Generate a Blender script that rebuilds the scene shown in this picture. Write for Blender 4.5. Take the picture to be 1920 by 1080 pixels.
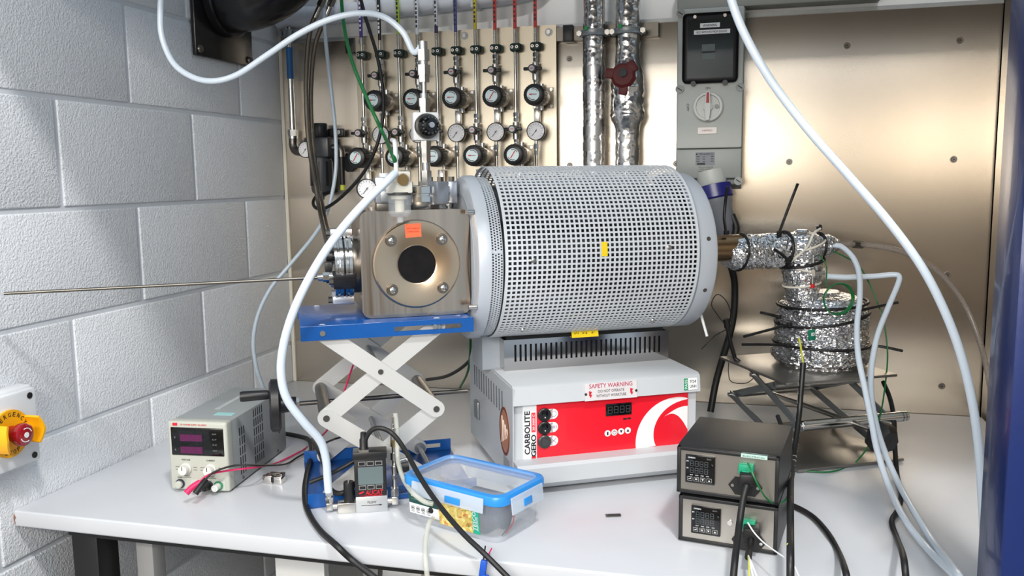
import bpy, bmesh, math, random
from math import sin, cos, pi, radians
from mathutils import Vector, Matrix, noise
random.seed(7)
for o in list(bpy.data.objects): bpy.data.objects.remove(o)
SC = bpy.context.scene
COL = SC.collection
# ------------------------------------------------------------ camera
cd = bpy.data.cameras.new('camera'); cam = bpy.data.objects.new('camera', cd); COL.objects.link(cam)
cd.sensor_width = 36; cd.lens = 1618.86/1920*36; cd.clip_start = .05
cam.matrix_world = Matrix(((0.96704951, -0.0208346, 0.25373444, 1.3374), (0.25430068, 0.12641889, -0.95882711, -2.3786),
                           (-0.01210005, 0.99175813, 0.12755158, 1.4719), (0, 0, 0, 1)))
SC.camera = cam
# ------------------------------------------------------------ world, lights, exposure
w = bpy.data.worlds.new('room_light'); SC.world = w; w.use_nodes = True
bgn = w.node_tree.nodes['Background']; bgn.inputs[0].default_value = (.70, .85, 1, 1); bgn.inputs[1].default_value = .70
def area(name, loc, target, sx, sy, power, col=(1, 1, 1)):
    l = bpy.data.lights.new(name, 'AREA'); l.shape = 'RECTANGLE'; l.size = sx; l.size_y = sy; l.energy = power; l.color = col
    o = bpy.data.objects.new(name, l); COL.objects.link(o); o.location = loc
    o.rotation_euler = (Vector(target)-Vector(loc)).to_track_quat('-Z', 'Y').to_euler(); return o
area('ceiling_panel_light', (2.0, -2.75, 4.15), (.5, -.85, 1), .30, .30, 92, (1, .98, .95))
area('ceiling_row_light', (1.0, -5.2, 3.3), (1.0, -4.2, 0), 3.0, .30, 130, (1, .92, .80))
area('far_window_light', (1.3, -6.88, 1.72), (1.3, 0, 1.6), 3.4, .50, 7, (1, .84, .62))
area('lab_window_light', (.35, -4.7, 1.75), (.7, 0, 1.6), 1.5, .6, 33, (1, .96, .90))
area('front_fill_light', (1.3, -5.4, 2.95), (1.0, 0, 1.3), 3.2, .7, 120, (1, .97, .93))  # added frontal fill, set high so the beam hides it from the steel
SC.view_settings.view_transform = 'Standard'; SC.view_settings.look = 'None'
SC.view_settings.exposure = -0.10; SC.view_settings.gamma = 1; SC.view_settings.use_curve_mapping = False
# ------------------------------------------------------------ helpers
def c(r, g, b):
    return tuple((v/255/12.92 if v <= 10 else ((v/255+.055)/1.055)**2.4) for v in (r, g, b))
MATS = {}
def mat(name, col=(128, 128, 128), rough=.5, metal=0, var=.06, vs=18, bump=0, bs=200, stretch=None, aniso=None, spec=None, alpha=1, emit=0, kind='noise', rv=0, coat=0, trans=0):
    if name in MATS: return MATS[name]
    m = bpy.data.materials.new(name); m.use_nodes = True; nt = m.node_tree; N = nt.nodes; L = nt.links
    p = N['Principled BSDF']; k = c(*col)
    p.inputs['Roughness'].default_value = rough; p.inputs['Metallic'].default_value = metal
    tc = N.new('ShaderNodeTexCoord'); mp = N.new('ShaderNodeMapping'); L.new(tc.outputs['Object'], mp.inputs[0])
    if stretch: mp.inputs['Scale'].default_value = stretch
    nz = N.new('ShaderNodeTexNoise'); nz.inputs['Scale'].default_value = vs; nz.inputs['Detail'].default_value = 4; L.new(mp.outputs[0], nz.inputs['Vector'])
    mx = N.new('ShaderNodeMix'); mx.data_type = 'RGBA'
    mx.inputs[6].default_value = (*[v*(1-var) for v in k], 1); mx.inputs[7].default_value = (*[min(1, v*(1+var)) for v in k], 1)
    L.new(nz.outputs[0], mx.inputs[0]); L.new(mx.outputs[2], p.inputs['Base Color'])
    if rv:
        mr = N.new('ShaderNodeMapRange'); mr.inputs[1].default_value = .3; mr.inputs[2].default_value = .7
        mr.inputs[3].default_value = max(.02, rough-rv); mr.inputs[4].default_value = rough+rv
        L.new(nz.outputs[0], mr.inputs[0]); L.new(mr.outputs[0], p.inputs['Roughness'])
    if aniso:
        p.inputs['Anisotropic'].default_value = aniso[0]
        tg = N.new('ShaderNodeCombineXYZ'); L.new(tg.outputs[0], p.inputs['Tangent'])
        for i in range(3): tg.inputs[i].default_value = aniso[1][i]
    if spec is not None: p.inputs['Specular IOR Level'].default_value = spec
    if bump:
        bn = N.new('ShaderNodeTexVoronoi' if kind == 'voronoi' else 'ShaderNodeTexNoise'); bn.inputs['Scale'].default_value = bs
        if kind == 'noise': bn.inputs['Detail'].default_value = 3
        L.new(mp.outputs[0], bn.inputs['Vector']); b = N.new('ShaderNodeBump'); b.inputs['Strength'].default_value = bump; b.inputs['Distance'].default_value = .003
        L.new(bn.outputs[0], b.inputs['Height']); L.new(b.outputs[0], p.inputs['Normal'])
    if alpha < 1: p.inputs['Alpha'].default_value = alpha
    if coat: p.inputs['Coat Weight'].default_value = coat
    if trans: p.inputs['Transmission Weight'].default_value = trans
    if emit: p.inputs['Emission Color'].default_value = (*k, 1); p.inputs['Emission Strength'].default_value = emit
    MATS[name] = m; return m
STEEL = mat('brushed_steel', (204, 194, 180), .23, 1, .05, 2, stretch=(5, 1, .5), aniso=(.8, (1, 0, 0)))
STEELR = mat('brushed_steel_side', (204, 194, 180), .22, 1, .04, 2, stretch=(1, 5, .5), aniso=(.8, (0, 1, 0)))
SATIN = mat('satin_steel', (208, 205, 200), .26, 1, .05, 30)
POL = mat('polished_steel', (222, 219, 214), .13, 1, .03, 30)
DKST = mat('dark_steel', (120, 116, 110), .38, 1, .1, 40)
GALV = mat('galvanised_steel', (160, 164, 166), .45, .8, .12, 60)
ALU = mat('matt_aluminium', (200, 202, 204), .42, .85, .04, 40, stretch=(1, 1, 12))
BLACK = mat('black_plastic', (24, 24, 26), .42, 0, .15, 60)
SATB = mat('black_rubber', (17, 17, 18), .5, 0, .1, 60)
GLOSSB = mat('gloss_black', (12, 13, 15), .10, 0, .05, 30)
WHITE = mat('white_plastic', (232, 234, 236), .35, 0, .02, 20)
WPAINT = mat('white_paint', (226, 227, 226), .5, 0, .03, 8)
PTFE = mat('milky_tube', (208, 220, 232), .22, 0, .03, 10)
RED = mat('red_plastic', (196, 22, 32), .35, 0, .04, 20)
BLUE = mat('blue_enamel', (10, 78, 150), .28, 0, .12, 14, coat=.2)
FOIL = mat('crumpled_foil', (226, 226, 228), .17, 1, .03, 40, bump=.35, bs=170, kind='voronoi')
CLEAR = mat('clear_plastic', (232, 240, 246), .10, 0, .02, 10, alpha=.20)
GLASS = mat('clear_glass', (240, 246, 250), .04, 0, .02, 10, alpha=.16)
INK = mat('black_ink', (20, 20, 22), .6, 0, .05, 40)
WINK = mat('white_ink', (236, 238, 240), .5, 0, .02, 40)
RINK = mat('red_ink', (200, 20, 38), .5, 0, .03, 40)
class MB:
    def __init__(s): s.bm = bmesh.new()
    def box(s, ctr, size, R=None, bev=0, seg=2):
        M = Matrix.Translation(ctr) @ (R.to_4x4() if R else Matrix()) @ Matrix.Diagonal((*size, 1))
        g = bmesh.ops.create_cube(s.bm, size=1, matrix=M)['verts']
        if bev:
            e = list({e for v in g for e in v.link_edges}); bmesh.ops.bevel(s.bm, geom=e, offset=bev, segments=seg, affect='EDGES', profile=.5)
        return s
    def bx(s, x0, x1, y0, y1, z0, z1, bev=0, seg=2):
        return s.box(((x0+x1)/2, (y0+y1)/2, (z0+z1)/2), (abs(x1-x0), abs(y1-y0), abs(z1-z0)), None, bev, seg)
    def bar(s, p, q, wd, th, up=(0, 0, 1), bev=0, ext=0):      # flat bar from p to q: width wd across, thickness th along `up`
        p = Vector(p); q = Vector(q); x = (q-p).normalized(); n = Vector(up); n = (n-x*n.dot(x)).normalized(); y = n.cross(x)
        R = Matrix((x, y, n)).transposed()
        return s.box((p+q)/2, ((q-p).length+2*ext, wd, th), R, bev)
    def cyl(s, p, q, r, r2=None, n=16):
        p = Vector(p); q = Vector(q); d = q-p
        M = Matrix.Translation((p+q)/2) @ d.to_track_quat('Z', 'Y').to_matrix().to_4x4()
        bmesh.ops.create_cone(s.bm, cap_ends=True, segments=n, radius1=r, radius2=r if r2 is None else r2, depth=d.length, matrix=M); return s
    def hexn(s, p, q, r): return s.cyl(p, q, r, None, 6)
    def ball(s, p, r, n=12, sc=(1, 1, 1)):
        bmesh.ops.create_uvsphere(s.bm, u_segments=n, v_segments=max(6, n*2//3), radius=r, matrix=Matrix.Translation(p) @ Matrix.Diagonal((*sc, 1))); return s
    def lathe(s, prof, o, ax=(0, 0, 1), n=32, close=True):       # prof: (radius, height along ax)
        o = Vector(o); a = Vector(ax).normalized(); u = a.orthogonal().normalized(); v = a.cross(u); rows = []
        for r, h in prof:
            rows.append([s.bm.verts.new(o+a*h+(u*cos(2*pi*k/n)+v*sin(2*pi*k/n))*max(r, 1e-5)) for k in range(n)])
        for A, B in zip(rows, rows[1:]):
            for k in range(n): s.bm.faces.new((A[k], A[(k+1) % n], B[(k+1) % n], B[k]))
        if close:
            if prof[0][0] > 1e-4: s.bm.faces.new(rows[0][::-1])
            if prof[-1][0] > 1e-4: s.bm.faces.new(rows[-1])
        return s
    def prism(s, poly, vec):
        vec = Vector(vec); A = [s.bm.verts.new(p) for p in poly]; B = [s.bm.verts.new(Vector(p)+vec) for p in poly]; n = len(A)
        s.bm.faces.new(A); s.bm.faces.new(B[::-1])
        for k in range(n): s.bm.faces.new((A[k], B[k], B[(k+1) % n], A[(k+1) % n]))
        bmesh.ops.recalc_face_normals(s.bm, faces=s.bm.faces); return s
    def sweep(s, pts, r, n=10, k=6, rf=None):
        P = cr(pts, k); m = len(P); t = [(P[min(i+1, m-1)]-P[max(i-1, 0)]).normalized() for i in range(m)]
        u = t[0].orthogonal().normalized(); rows = []
        for i in range(m):
            u = (u-t[i]*u.dot(t[i])).normalized(); v = t[i].cross(u); R = r if rf is None else rf(i/(m-1))
            rows.append([s.bm.verts.new(P[i]+(u*cos(2*pi*j/n)+v*sin(2*pi*j/n))*R) for j in range(n)])
        for A, B in zip(rows, rows[1:]):
            for j in range(n): s.bm.faces.new((A[j], A[(j+1) % n], B[(j+1) % n], B[j]))
        s.bm.faces.new(rows[0][::-1]); s.bm.faces.new(rows[-1]); return s
    def build(s, name, m, parent=None, ang=35, loc=None):
        bmesh.ops.recalc_face_normals(s.bm, faces=s.bm.faces)
        me = bpy.data.meshes.new(name); s.bm.to_mesh(me); s.bm.free(); me.materials.append(m)
        if ang: me.shade_smooth(); me.set_sharp_from_angle(angle=radians(ang))
        o = bpy.data.objects.new(name, me); COL.objects.link(o)
        if parent: o.parent = parent
        if loc: o.location = loc
        return o
def cr(pts, k=6):
    P = [Vector(p) for p in pts]
    if len(P) < 3 or k < 2: return P
    P = [2*P[0]-P[1]]+P+[2*P[-1]-P[-2]]; out = []
    for i in range(1, len(P)-2):
        a, b, d, e = P[i-1:i+3]
        for j in range(k):
            t = j/k; out.append(.5*((2*b)+(d-a)*t+(2*a-5*b+4*d-e)*t*t+(3*b-a-3*d+e)*t**3))
    out.append(P[-2]); return out
def tag(o, label=None, cat=None, group=None, kind=None):
    if label: o['label'] = label
    if cat: o['category'] = cat
    if group: o['group'] = group
    if kind: o['kind'] = kind
    return o
def thing(name, label, cat, loc=(0, 0, 0), rz=0, group=None):
    o = bpy.data.objects.new(name, None); COL.objects.link(o); o.location = loc; o.rotation_euler = (0, 0, rz); o.empty_display_size = .02
    return tag(o, label, cat, group)
def inst(o, parent, loc=None, rot=None):
    k = o.copy(); COL.objects.link(k); k.parent = parent
    if loc is not None: k.location = loc
    if rot is not None: k.rotation_euler = rot
    return k
EX, EY, EZ = Vector((1, 0, 0)), Vector((0, 1, 0)), Vector((0, 0, 1))
def text(body, ctr, w, h, m, parent=None, u=EX, v=EZ, name='lettering', th=.0002, bold=0):
    cu = bpy.data.curves.new('t', 'FONT'); cu.body = body; cu.size = 1; cu.resolution_u = 3; cu.extrude = .01; cu.offset = bold
    o = bpy.data.objects.new('t', cu); COL.objects.link(o)
    me = bpy.data.meshes.new_from_object(o); bpy.data.objects.remove(o)
    xs = [q.co.x for q in me.vertices]; ys = [q.co.y for q in me.vertices]
    x0, x1, y0, y1 = min(xs), max(xs), min(ys), max(ys); u = Vector(u); v = Vector(v); n = u.cross(v); ctr = Vector(ctr)
    for q in me.vertices:
        X = (q.co.x-(x0+x1)/2)/(x1-x0)*w; Y = (q.co.y-(y0+y1)/2)/(y1-y0)*h
        q.co = ctr+u*X+v*Y+n*(q.co.z/.01*th)
    me.materials.clear(); me.materials.append(m)
    o = bpy.data.objects.new(name, me); COL.objects.link(o)
    if parent: o.parent = parent
    return o
def plate(name, ctr, w, h, m, parent=None, u=EX, v=EZ, th=.0006, bev=0):   # thin plate standing proud of a face
    u = Vector(u); v = Vector(v); n = u.cross(v); R = Matrix((u, v, n)).transposed()
    return MB().box(Vector(ctr), (w, h, th), R, bev).build(name, m, parent)
def disc(name, ctr, r, m, parent=None, n=EY*-1, th=.0008, seg=24, sy=1):
    n = Vector(n).normalized(); b = MB().cyl(Vector(ctr)-n*th/2, Vector(ctr)+n*th/2, r, None, seg)
    return b.build(name, m, parent)
def hose(name, label, cat, pts, r, m, group=None, n=10, k=7, rf=None):
    return tag(MB().sweep(pts, r, n, k, rf).build(name, m, None, 60), label, cat, group)
# ------------------------------------------------------------ the setting
def struct(o): o['kind'] = 'structure'; return o
BLK = mat('painted_block', (226, 229, 233), .34, 0, .03, 6, bump=1.0, bs=230)
fl = mat('grey_floor_vinyl', (98, 94, 90), .6, 0, .1, 9)
struct(MB().bx(-2, 4.5, -7, .1, -.05, 0).build('floor', fl))
wl = struct(MB().bx(-.2, -.0035, -2.7, .15, 0, 2.318).build('wall_left', mat('painted_mortar', (208, 212, 217), .5, 0, .03, 8, bump=.25, bs=60)))
bmesh_cache = {}
def block(y0, y1, z0, z1):
    L = round(y1-y0, 3)
    if L not in bmesh_cache:
        b = MB().box((0, 0, 0), (.1, L-.010, .225-.010), None, .0032, 3).build('block', BLK, wl, 40); bmesh_cache[L] = b
    else:
        b = inst(bmesh_cache[L], wl)
    b.location = (-.05+random.uniform(-.0008, .0008), (y0+y1)/2, (z0+z1)/2); b.rotation_euler = (0, random.uniform(-.003, .003), random.uniform(-.002, .002))
for k in range(-7, 3):
    z0 = 1.643+k*.225; odd = k % 2 == 0
    ys = [0]+[-(.225 if odd else .45)-.45*i for i in range(6)]
    for a, b in zip(ys, ys[1:]): block(b, a, z0, z0+.225)
wb = struct(MB().bx(-.2, 2.2, .012, .15, 0, 2.318).build('wall_back', WPAINT))
DCOL = mat('dark_recess', (40, 40, 42), .7)
sp = MB().bx(.006, 1.953, 0, .010, .80, 1.875).build('steel_panel', STEEL, wb)
MB().bx(.0, 1.953, -.004, .011, 1.872, 1.882).build('panel_edge_trim', GALV, wb)
struct(MB().bx(0, .010, -.006, .012, .85, 2.318).build('trim_1', mat('corner_sealant', (206, 202, 190), .6)))
for z in (.925, 1.213, 1.502, 1.790):
    for x in (.30, .878, 1.168, 1.458, 1.589, 1.848):
        if (z < 1.6 and x == 1.589) or (z > 1.6 and x in (1.458, 1.168)): continue
        k = MB().cyl((x, 0, z), (x, -.0012, z), .0085, None, 20).cyl((x, -.001, z), (x, -.004, z), .0058, .0045, 16).build('panel_screw', DKST, wb)
        MB().hexn((x, -.0038, z), (x, -.0046, z), .0024).build('socket', BLACK, k)
wr = struct(MB().bx(1.953, 1.99, -1.12, .1, 0, 2.15).build('wall_right', STEELR))
MB().bx(1.940, 1.953, -.012, 0, .85, 2.15).build('corner_fold', STEEL, wr)
BP = mat('blue_frame_paint', (8, 34, 92), .32, 0, .08, 30, bump=.06, bs=120, coat=.25)
struct(MB().bx(-.2, 2.2, -1.22, -1.12, 1.955, 2.83, .004).build('trim_2', mat('dark_beam_paint', (58, 50, 46), .5)))  # unseen front beam, made taller to block the ceiling panel light
pp = MB().bx(1.663, 1.763, -1.225, -1.12, 0, 1.955, .006).build('frame_post', BP)
tag(pp, 'dark blue painted steel post at the right edge of the photo', 'post')
# far side of the lab, seen only in reflections
wf = struct(MB().bx(-2, 4.5, -7.1, -7, 0, 2.45).build('wall_front', mat('cream_wall', (206, 190, 168), .7)))
MB().bx(-2, 4.5, -7, -6.55, 0, .92).build('base_cupboard', mat('cupboard_brown', (176, 156, 134), .6), wf); MB().bx(-2, 4.5, -7, -6.5, .92, .96).build('far_worktop', mat('far_worktop_grey', (130, 124, 116), .5), wf)
MB().bx(-2, 4.5, -7, -6.8, 2.16, 2.40).build('cable_tray', mat('tray_grey', (104, 104, 106), .5), wf)
# ------------------------------------------------------------ desk and what is under it
LAM = mat('white_laminate', (197, 200, 205), .32, 0, .05, 7)
dk = thing('workbench', 'long white laminate workbench carrying all the equipment', 'workbench', (0, 0, 0))
MB().bx(.002, 1.945, -1.09, -.002, .818, .85, .004, 3).build('worktop', LAM, dk)
MB().prism([(.0025, -1.088, .846), (.0025, -1.088, .821), (.006, -1.0912, .824), (.0045, -1.0912, .831), (.008, -1.0912, .836), (.005, -1.0912, .843)], (0, .05, 0)).build('chipped_edge', mat('chipboard_core', (150, 104, 84), .85, 0, .25, 120), dk)
FR_ = mat('black_powder_coat', (20, 20, 21), .45)
for x in (.075, 1.80):
    MB().bx(x, x+.06, -1.03, -.97, 0, .79, .004).build('leg', FR_, dk); MB().bx(x, x+.06, -.12, -.06, 0, .79, .004).build('leg', FR_, dk)
    MB().bx(x, x+.06, -.97, -.12, .76, .818).build('side_rail', FR_, dk)
MB().bx(.075, 1.86, -1.035, -.985, .785, .818).build('front_rail', FR_, dk)
MB().bx(.075, 1.86, -.12, -.07, .78, .818).build('back_rail', FR_, dk)
tag(MB().bx(.165, .205, -.96, -.92, 0, .785, .004).build('conduit_post', mat('grey_post_paint', (150, 150, 150), .5)), 'grey upright conduit post under the bench beside the black leg', 'post')
tag(MB().bx(.385, .50, -.80, -.78, 0, .80).bx(.385, .40, -.78, -.4, 0, .80).build('storage_panel', WPAINT), 'white side panel of a cabinet under the bench', 'panel')
cn = thing('steel_canister', 'horizontal brushed steel canister lying under the bench', 'canister', (.72, -.62, .60))
MB().lathe([(0, -.14), (.09, -.14), (.115, -.12), (.12, -.10), (.12, .28), (.115, .30), (.09, .32), (0, .32)], (0, 0, 0), (1, .05, 0), 40).build('shell', SATIN, cn)
MB().lathe([(.121, -.03), (.124, -.03), (.124, 0), (.121, 0)], (0, 0, 0), (1, .05, 0), 40, False).build('band', DKST, cn)
MB().bx(-.10, -.06, -.1, .1, -.60, -.09).bx(.22, .26, -.1, .1, -.60, -.09).build('cradle', FR_, cn)
# ------------------------------------------------------------ emergency stop on the block wall
es = thing('emergency_stop', 'emergency stop with red button and yellow shroud on the left wall', 'switch', (0, -1.128, 1.016))
EB = mat('estop_box', (226, 228, 230), .4)
MB().box((.018, 0, 0), (.036, .15, .15), None, .006).build('back_box', EB, es)
MB().box((.041, 0, 0), (.012, .142, .142), None, .005).build('lid', EB, es)
for y, z in ((.055, -.058), (-.055, -.058), (.055, .058), (-.055, .058)):
    MB().cyl((.046, y, z), (.0485, y, z), .006).build('lid_screw', BLACK, es)
YEL = mat('safety_yellow', (246, 176, 16), .4)
sh = MB().cyl((.047, 0, 0), (.053, 0, 0), .044, None, 40).build('shroud', YEL, es)
for sg in (1, -1):
    g = MB(); ro = 11
    for i in range(ro):
        t = -.62+1.24*i/(ro-1); t += 0 if sg > 0 else pi
        for r0 in (.040, .0445):
            for x in (.05, .083): g.bm.verts.new((x+(.006*(1-abs(2*i/(ro-1)-1)) if x > .06 else 0), cos(t)*r0*1.0, sin(t)*r0))
    g.bm.verts.ensure_lookup_table(); V = g.bm.verts
    for i in range(ro-1):
        a = 4*i; b = 4*i+4
        for p, q in ((0, 1), (1, 3), (3, 2), (2, 0)): g.bm.faces.new((V[a+p], V[a+q], V[b+q], V[b+p]))
    g.bm.faces.new((V[0], V[1], V[3], V[2])); a = 4*(ro-1); g.bm.faces.new((V[a], V[a+1], V[a+3], V[a+2]))
    g.build('guard_wing', YEL, sh, 40)
bt = MB().lathe([(0, 0), (.015, 0), (.015, .016), (.020, .018), (.0215, .024), (.0205, .031), (.016, .034), (0, .035)], (.053, 0, 0), (1, 0, 0), 32).build('button', mat('estop_red', (150, 14, 26), .25, coat=.4), es)
MB().cyl((.0876, 0, 0), (.0884, 0, 0), .0052).build('centre_dot', WINK, bt)
g = MB()
for s0 in (.3, pi+.3):
    g.sweep([(.0868, cos(s0+.24*i)*.0125, sin(s0+.24*i)*.0125) for i in range(8)], .0011, 6, 2)
g.build('arrow_ring', WINK, bt)
for i, ch in enumerate('EMERGENCY'):
    t = radians(158-17*i); text(ch, (.0533, cos(t)*.0355, sin(t)*.0355), .0058, .008, INK, sh, u=Vector((0, sin(t), -cos(t))), v=Vector((0, cos(t), sin(t))))
for i, ch in enumerate('STOP'):
    t = radians(248+15*i); text(ch, (.0533, cos(t)*.0355, sin(t)*.0355), .0056, .008, INK, sh, u=Vector((0, -sin(t), cos(t))), v=Vector((0, -cos(t), -sin(t))))
# ------------------------------------------------------------ black duct elbow, white pipe
BD = mat('black_duct_plastic', (26, 26, 28), .22, 0, .08, 12)
du = thing('extract_duct', 'black plastic duct elbow with square wall plate at the top left', 'duct', (0, -.30, 1.93))
MB().bx(.001, .012, -.132, .132, -.145, .15, .003).build('wall_plate', BD, du)
for y in (-.115, .115):
    MB().cyl((.012, y, -.128), (.0165, y, -.128), .0105, .009, 20).build('plate_screw', DKST, du)
MB().sweep([(.012, 0, .02), (.06, 0, .02), (.11, .005, .03), (.16, .02, .06), (.20, .035, .11), (.22, .04, .18), (.222, .04, .30)], .092, 32, 5).build('elbow', BD, du, 60)
MB().lathe([(.100, 0), (.104, .004), (.104, .022), (.100, .026)], (.012, 0, .02), (1, 0, 0), 40).build('collar', BD, du)
wp = thing('waste_pipe', 'white horizontal plastic pipe along the top of the back wall', 'pipe', (0, 0, 0))
WPV = mat('white_pvc', (212, 217, 226), .3)
MB().sweep([(.02, -.018, 1.940), (.25, -.018, 1.946), (.50, -.018, 1.956), (.72, -.018, 1.968), (.80, -.018, 1.985), (.828, -.018, 2.02), (.835, -.018, 2.10), (.835, -.018, 2.31)], .027, 24, 6).build('pipe', WPV, wp, 60)
MB().cyl((.012, -.0175, 1.940), (.115, -.0175, 1.9425), .029, None, 28).build('socket', WPV, wp, 60)
MB().cyl((.17, -.0175, 1.944), (.19, -.0175, 1.9445), .0288, None, 28).build('joint_ring', WPV, wp, 60)
for x in (.62,):
    MB().box((x, -.0185, 1.963), (.016, .058, .062), None, .004).build('pipe_clip', WPV, wp)
# ------------------------------------------------------------ blue-labelled steel air pipe, filter regulator
ap = thing('air_supply_pipe', 'thin steel supply pipe with blue label sleeve in the left corner', 'pipe', (0, 0, 0))
MB().sweep([(.052, -.035, 1.913), (.052, -.035, 1.70), (.052, -.035, 1.60)], .0085, 14, 2).build('pipe', SATIN, ap, 60)
MB().cyl((.052, -.035, 1.855), (.052, -.035, 1.765), .0094, None, 16).build('label_sleeve', mat('blue_label', (28, 92, 150), .5, 0, .25, 90), ap, 60)
MB().hexn((.052, -.035, 1.618), (.052, -.035, 1.60), .015).cyl((.052, -.035, 1.60), (.052, -.035, 1.592), .013).build('union_nut', SATIN, ap)
MB().sweep([(.052, -.035, 1.595), (.052, -.036, 1.575), (.060, -.040, 1.558), (.080, -.048, 1.553), (.10, -.052, 1.553)], .0125, 14, 5).build('elbow', DKST, ap, 60)
cl = MB().lathe([(.010, -.012), (.0165, -.010), (.0165, .010), (.010, .012)], (.052, -.035, 1.895), (0, 0, 1), 18).bx(.020, .034, -.043, -.027, 1.888, 1.902, .003).bx(.070, .084, -.043, -.027, 1.888, 1.902, .003).build('pipe_clamp', GALV, ap)
MB().cyl((.052, -.02, 1.895), (.052, .0, 1.895), .004).build('stud', DKST, ap)
fr = thing('filter_regulator', 'dark air filter regulator with dial gauge on the steel panel', 'regulator', (.150, -.055, 1.50))
AD = mat('anthracite_plastic', (62, 64, 68), .4)
MB().bx(-.038, .040, -.032, .032, .035, .092, .006).build('body', AD, fr)
MB().lathe([(.030, .035), (.032, .028), (.031, -.055), (.028, -.066), (.016, -.074), (.006, -.080), (.006, -.088), (0, -.088)], (0, 0, 0), (0, 0, 1), 28).build('bowl', AD, fr)
for k in range(8):
    t = 2*pi*k/8+.2; MB().box((cos(t)*.0325, sin(t)*.0325, -.012), (.003, .006, .07), Matrix.Rotation(t, 3, 'Z')).build('bowl_rib', BLACK, fr)
MB().lathe([(.022, .092), (.024, .097), (.024, .128), (.021, .133), (0, .133)], (0, .0, 0), (0, 0, 1), 24).build('adjusting_knob', BLACK, fr)
MB().bx(.0, .066, .018, .030, .095, .118, .003).build('bracket', BLACK, fr)
MB().cyl((.054, .018, .107), (.054, .010, .107), .006).build('bracket_bolt', SATIN, fr)
MB().sweep([(.040, 0, .062), (.055, 0, .062), (.066, -.002, .055), (.068, -.004, .035)], .010, 12, 5).build('outlet_elbow', DKST, fr, 60)
MB().cyl((.068, -.004, .04), (.069, -.006, -.045), .008, None, 12).build('outlet_hose', BLACK, fr, 60)
MB().cyl((.069, -.006, -.045), (.069, -.006, -.060), .007, None, 12).build('hose_collar', mat('lime_collar', (206, 216, 70), .4), fr)
MB().cyl((.07, .05, .02), (.07, .028, .02), .028, .028, 6).build('wall_bracket', BLACK, fr)
def gauge_parts(par, ctr, r, back=.014, stem=True):
    ctr = Vector(ctr)
    MB().lathe([(0, back), (r*.92, back), (r, back-.003), (r, -.004), (r*.95, -.006), (r*.90, -.003)], ctr, (0, 1, 0), 36, False).build('case', DKST if r > .024 else BLACK, par)
    f = disc('dial', ctr+Vector((0, -.002, 0)), r*.91, mat('gauge_dial', (226, 224, 226), .35), par, seg=36)
    g = MB()
    for i in range(13):
        t = radians(225-270*i/12); a = Vector((cos(t), 0, sin(t))); g.bar(ctr+a*r*.66+EY*-.0026, ctr+a*r*.80+EY*-.0026, r*.045, .0003, (0, 1, 0))
    g.build('scale_mark', INK, f)
    t = radians(232); a = Vector((cos(t), 0, sin(t)))
    MB().bar(ctr-a*r*.2+EY*-.0034, ctr+a*r*.62+EY*-.0034, r*.07, .0004, (0, 1, 0)).cyl(ctr+EY*-.003, ctr+EY*-.0045, r*.09, None, 10).build('needle', INK, f)
    MB().lathe([(0, 0), (r*.7, .0008), (r*.91, .0)], ctr+Vector((0, -.0052, 0)), (0, -1, 0), 30, False).build('glass', GLASS, par)
gf = thing('pressure_gauge', 'small black-rimmed dial gauge on the dark filter regulator', 'gauge', (.124, -.095, 1.557))
gauge_parts(gf, (0, 0, 0), .0235); MB().cyl((0, .014, 0), (0, .03, 0), .006).build('stem', SATIN, gf)
# ------------------------------------------------------------ gas panel with ten lines
PY = -.033
pn = thing('regulator_board', 'stainless mounting board behind the rows of gas regulators', 'board', (0, 0, 0))
MB().bx(.262, .848, PY, PY+.003, 1.395, 1.877).build('plate', mat('gas_panel_steel', (196, 186, 168), .36, 1, .09, 7), pn)
for x, z in ((.59, 1.861), (.828, 1.858), (.28, 1.861), (.828, 1.41), (.28, 1.41)):
    k = MB().cyl((x, PY, z), (x, PY-.002, z), .0105, None, 22).build('panel_bolt', GALV, pn); MB().hexn((x, PY-.002, z), (x, PY-.007, z), .006).build('bolt_head', SATIN, k)
for x in (.30, .81): MB().bx(x-.02, x+.02, PY+.003, 0, 1.40, 1.825).build('spacer', DKST, pn)
rl = thing('support_rail', 'dark slotted strut rail behind the insulated pipes', 'rail', (0, 0, 1.852))
MB().bx(.232, 1.12, -.0285, -.001, -.018, .018).build('channel', DKST, rl)
for x in (.228, .868): MB().bx(x, x+.027, -.0295 if x < .5 else -.041, -.001, -.021, .021, .001).build('end_cap', BLACK, rl)
TX = [.290+.0562*k for k in range(10)]
ORD = ['leftmost', 'second from left', 'third from left', 'fourth from left', 'fifth from left', 'fifth from right', 'fourth from right', 'third from right', 'second from right', 'rightmost']
O5 = ['leftmost', 'second from left', 'middle', 'second from right', 'rightmost']
SL = [((70, 52, 130), 'purple', 1.868), ((34, 32, 40), 'black', 1.858), ((158, 190, 40), 'lime green', 1.872), ((216, 220, 222), 'white', 1.868), ((206, 206, 210), 'white and purple', 1.868),
      ((74, 80, 132), 'navy blue', 1.868), ((196, 176, 40), 'yellow', 1.872), ((196, 62, 50), 'red', 1.868), ((196, 62, 50), 'red', 1.868), ((196, 62, 50), 'red', 1.868)]
TY = -.055
GP = mat('tube_clamp_green', (14, 44, 38), .45)
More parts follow.
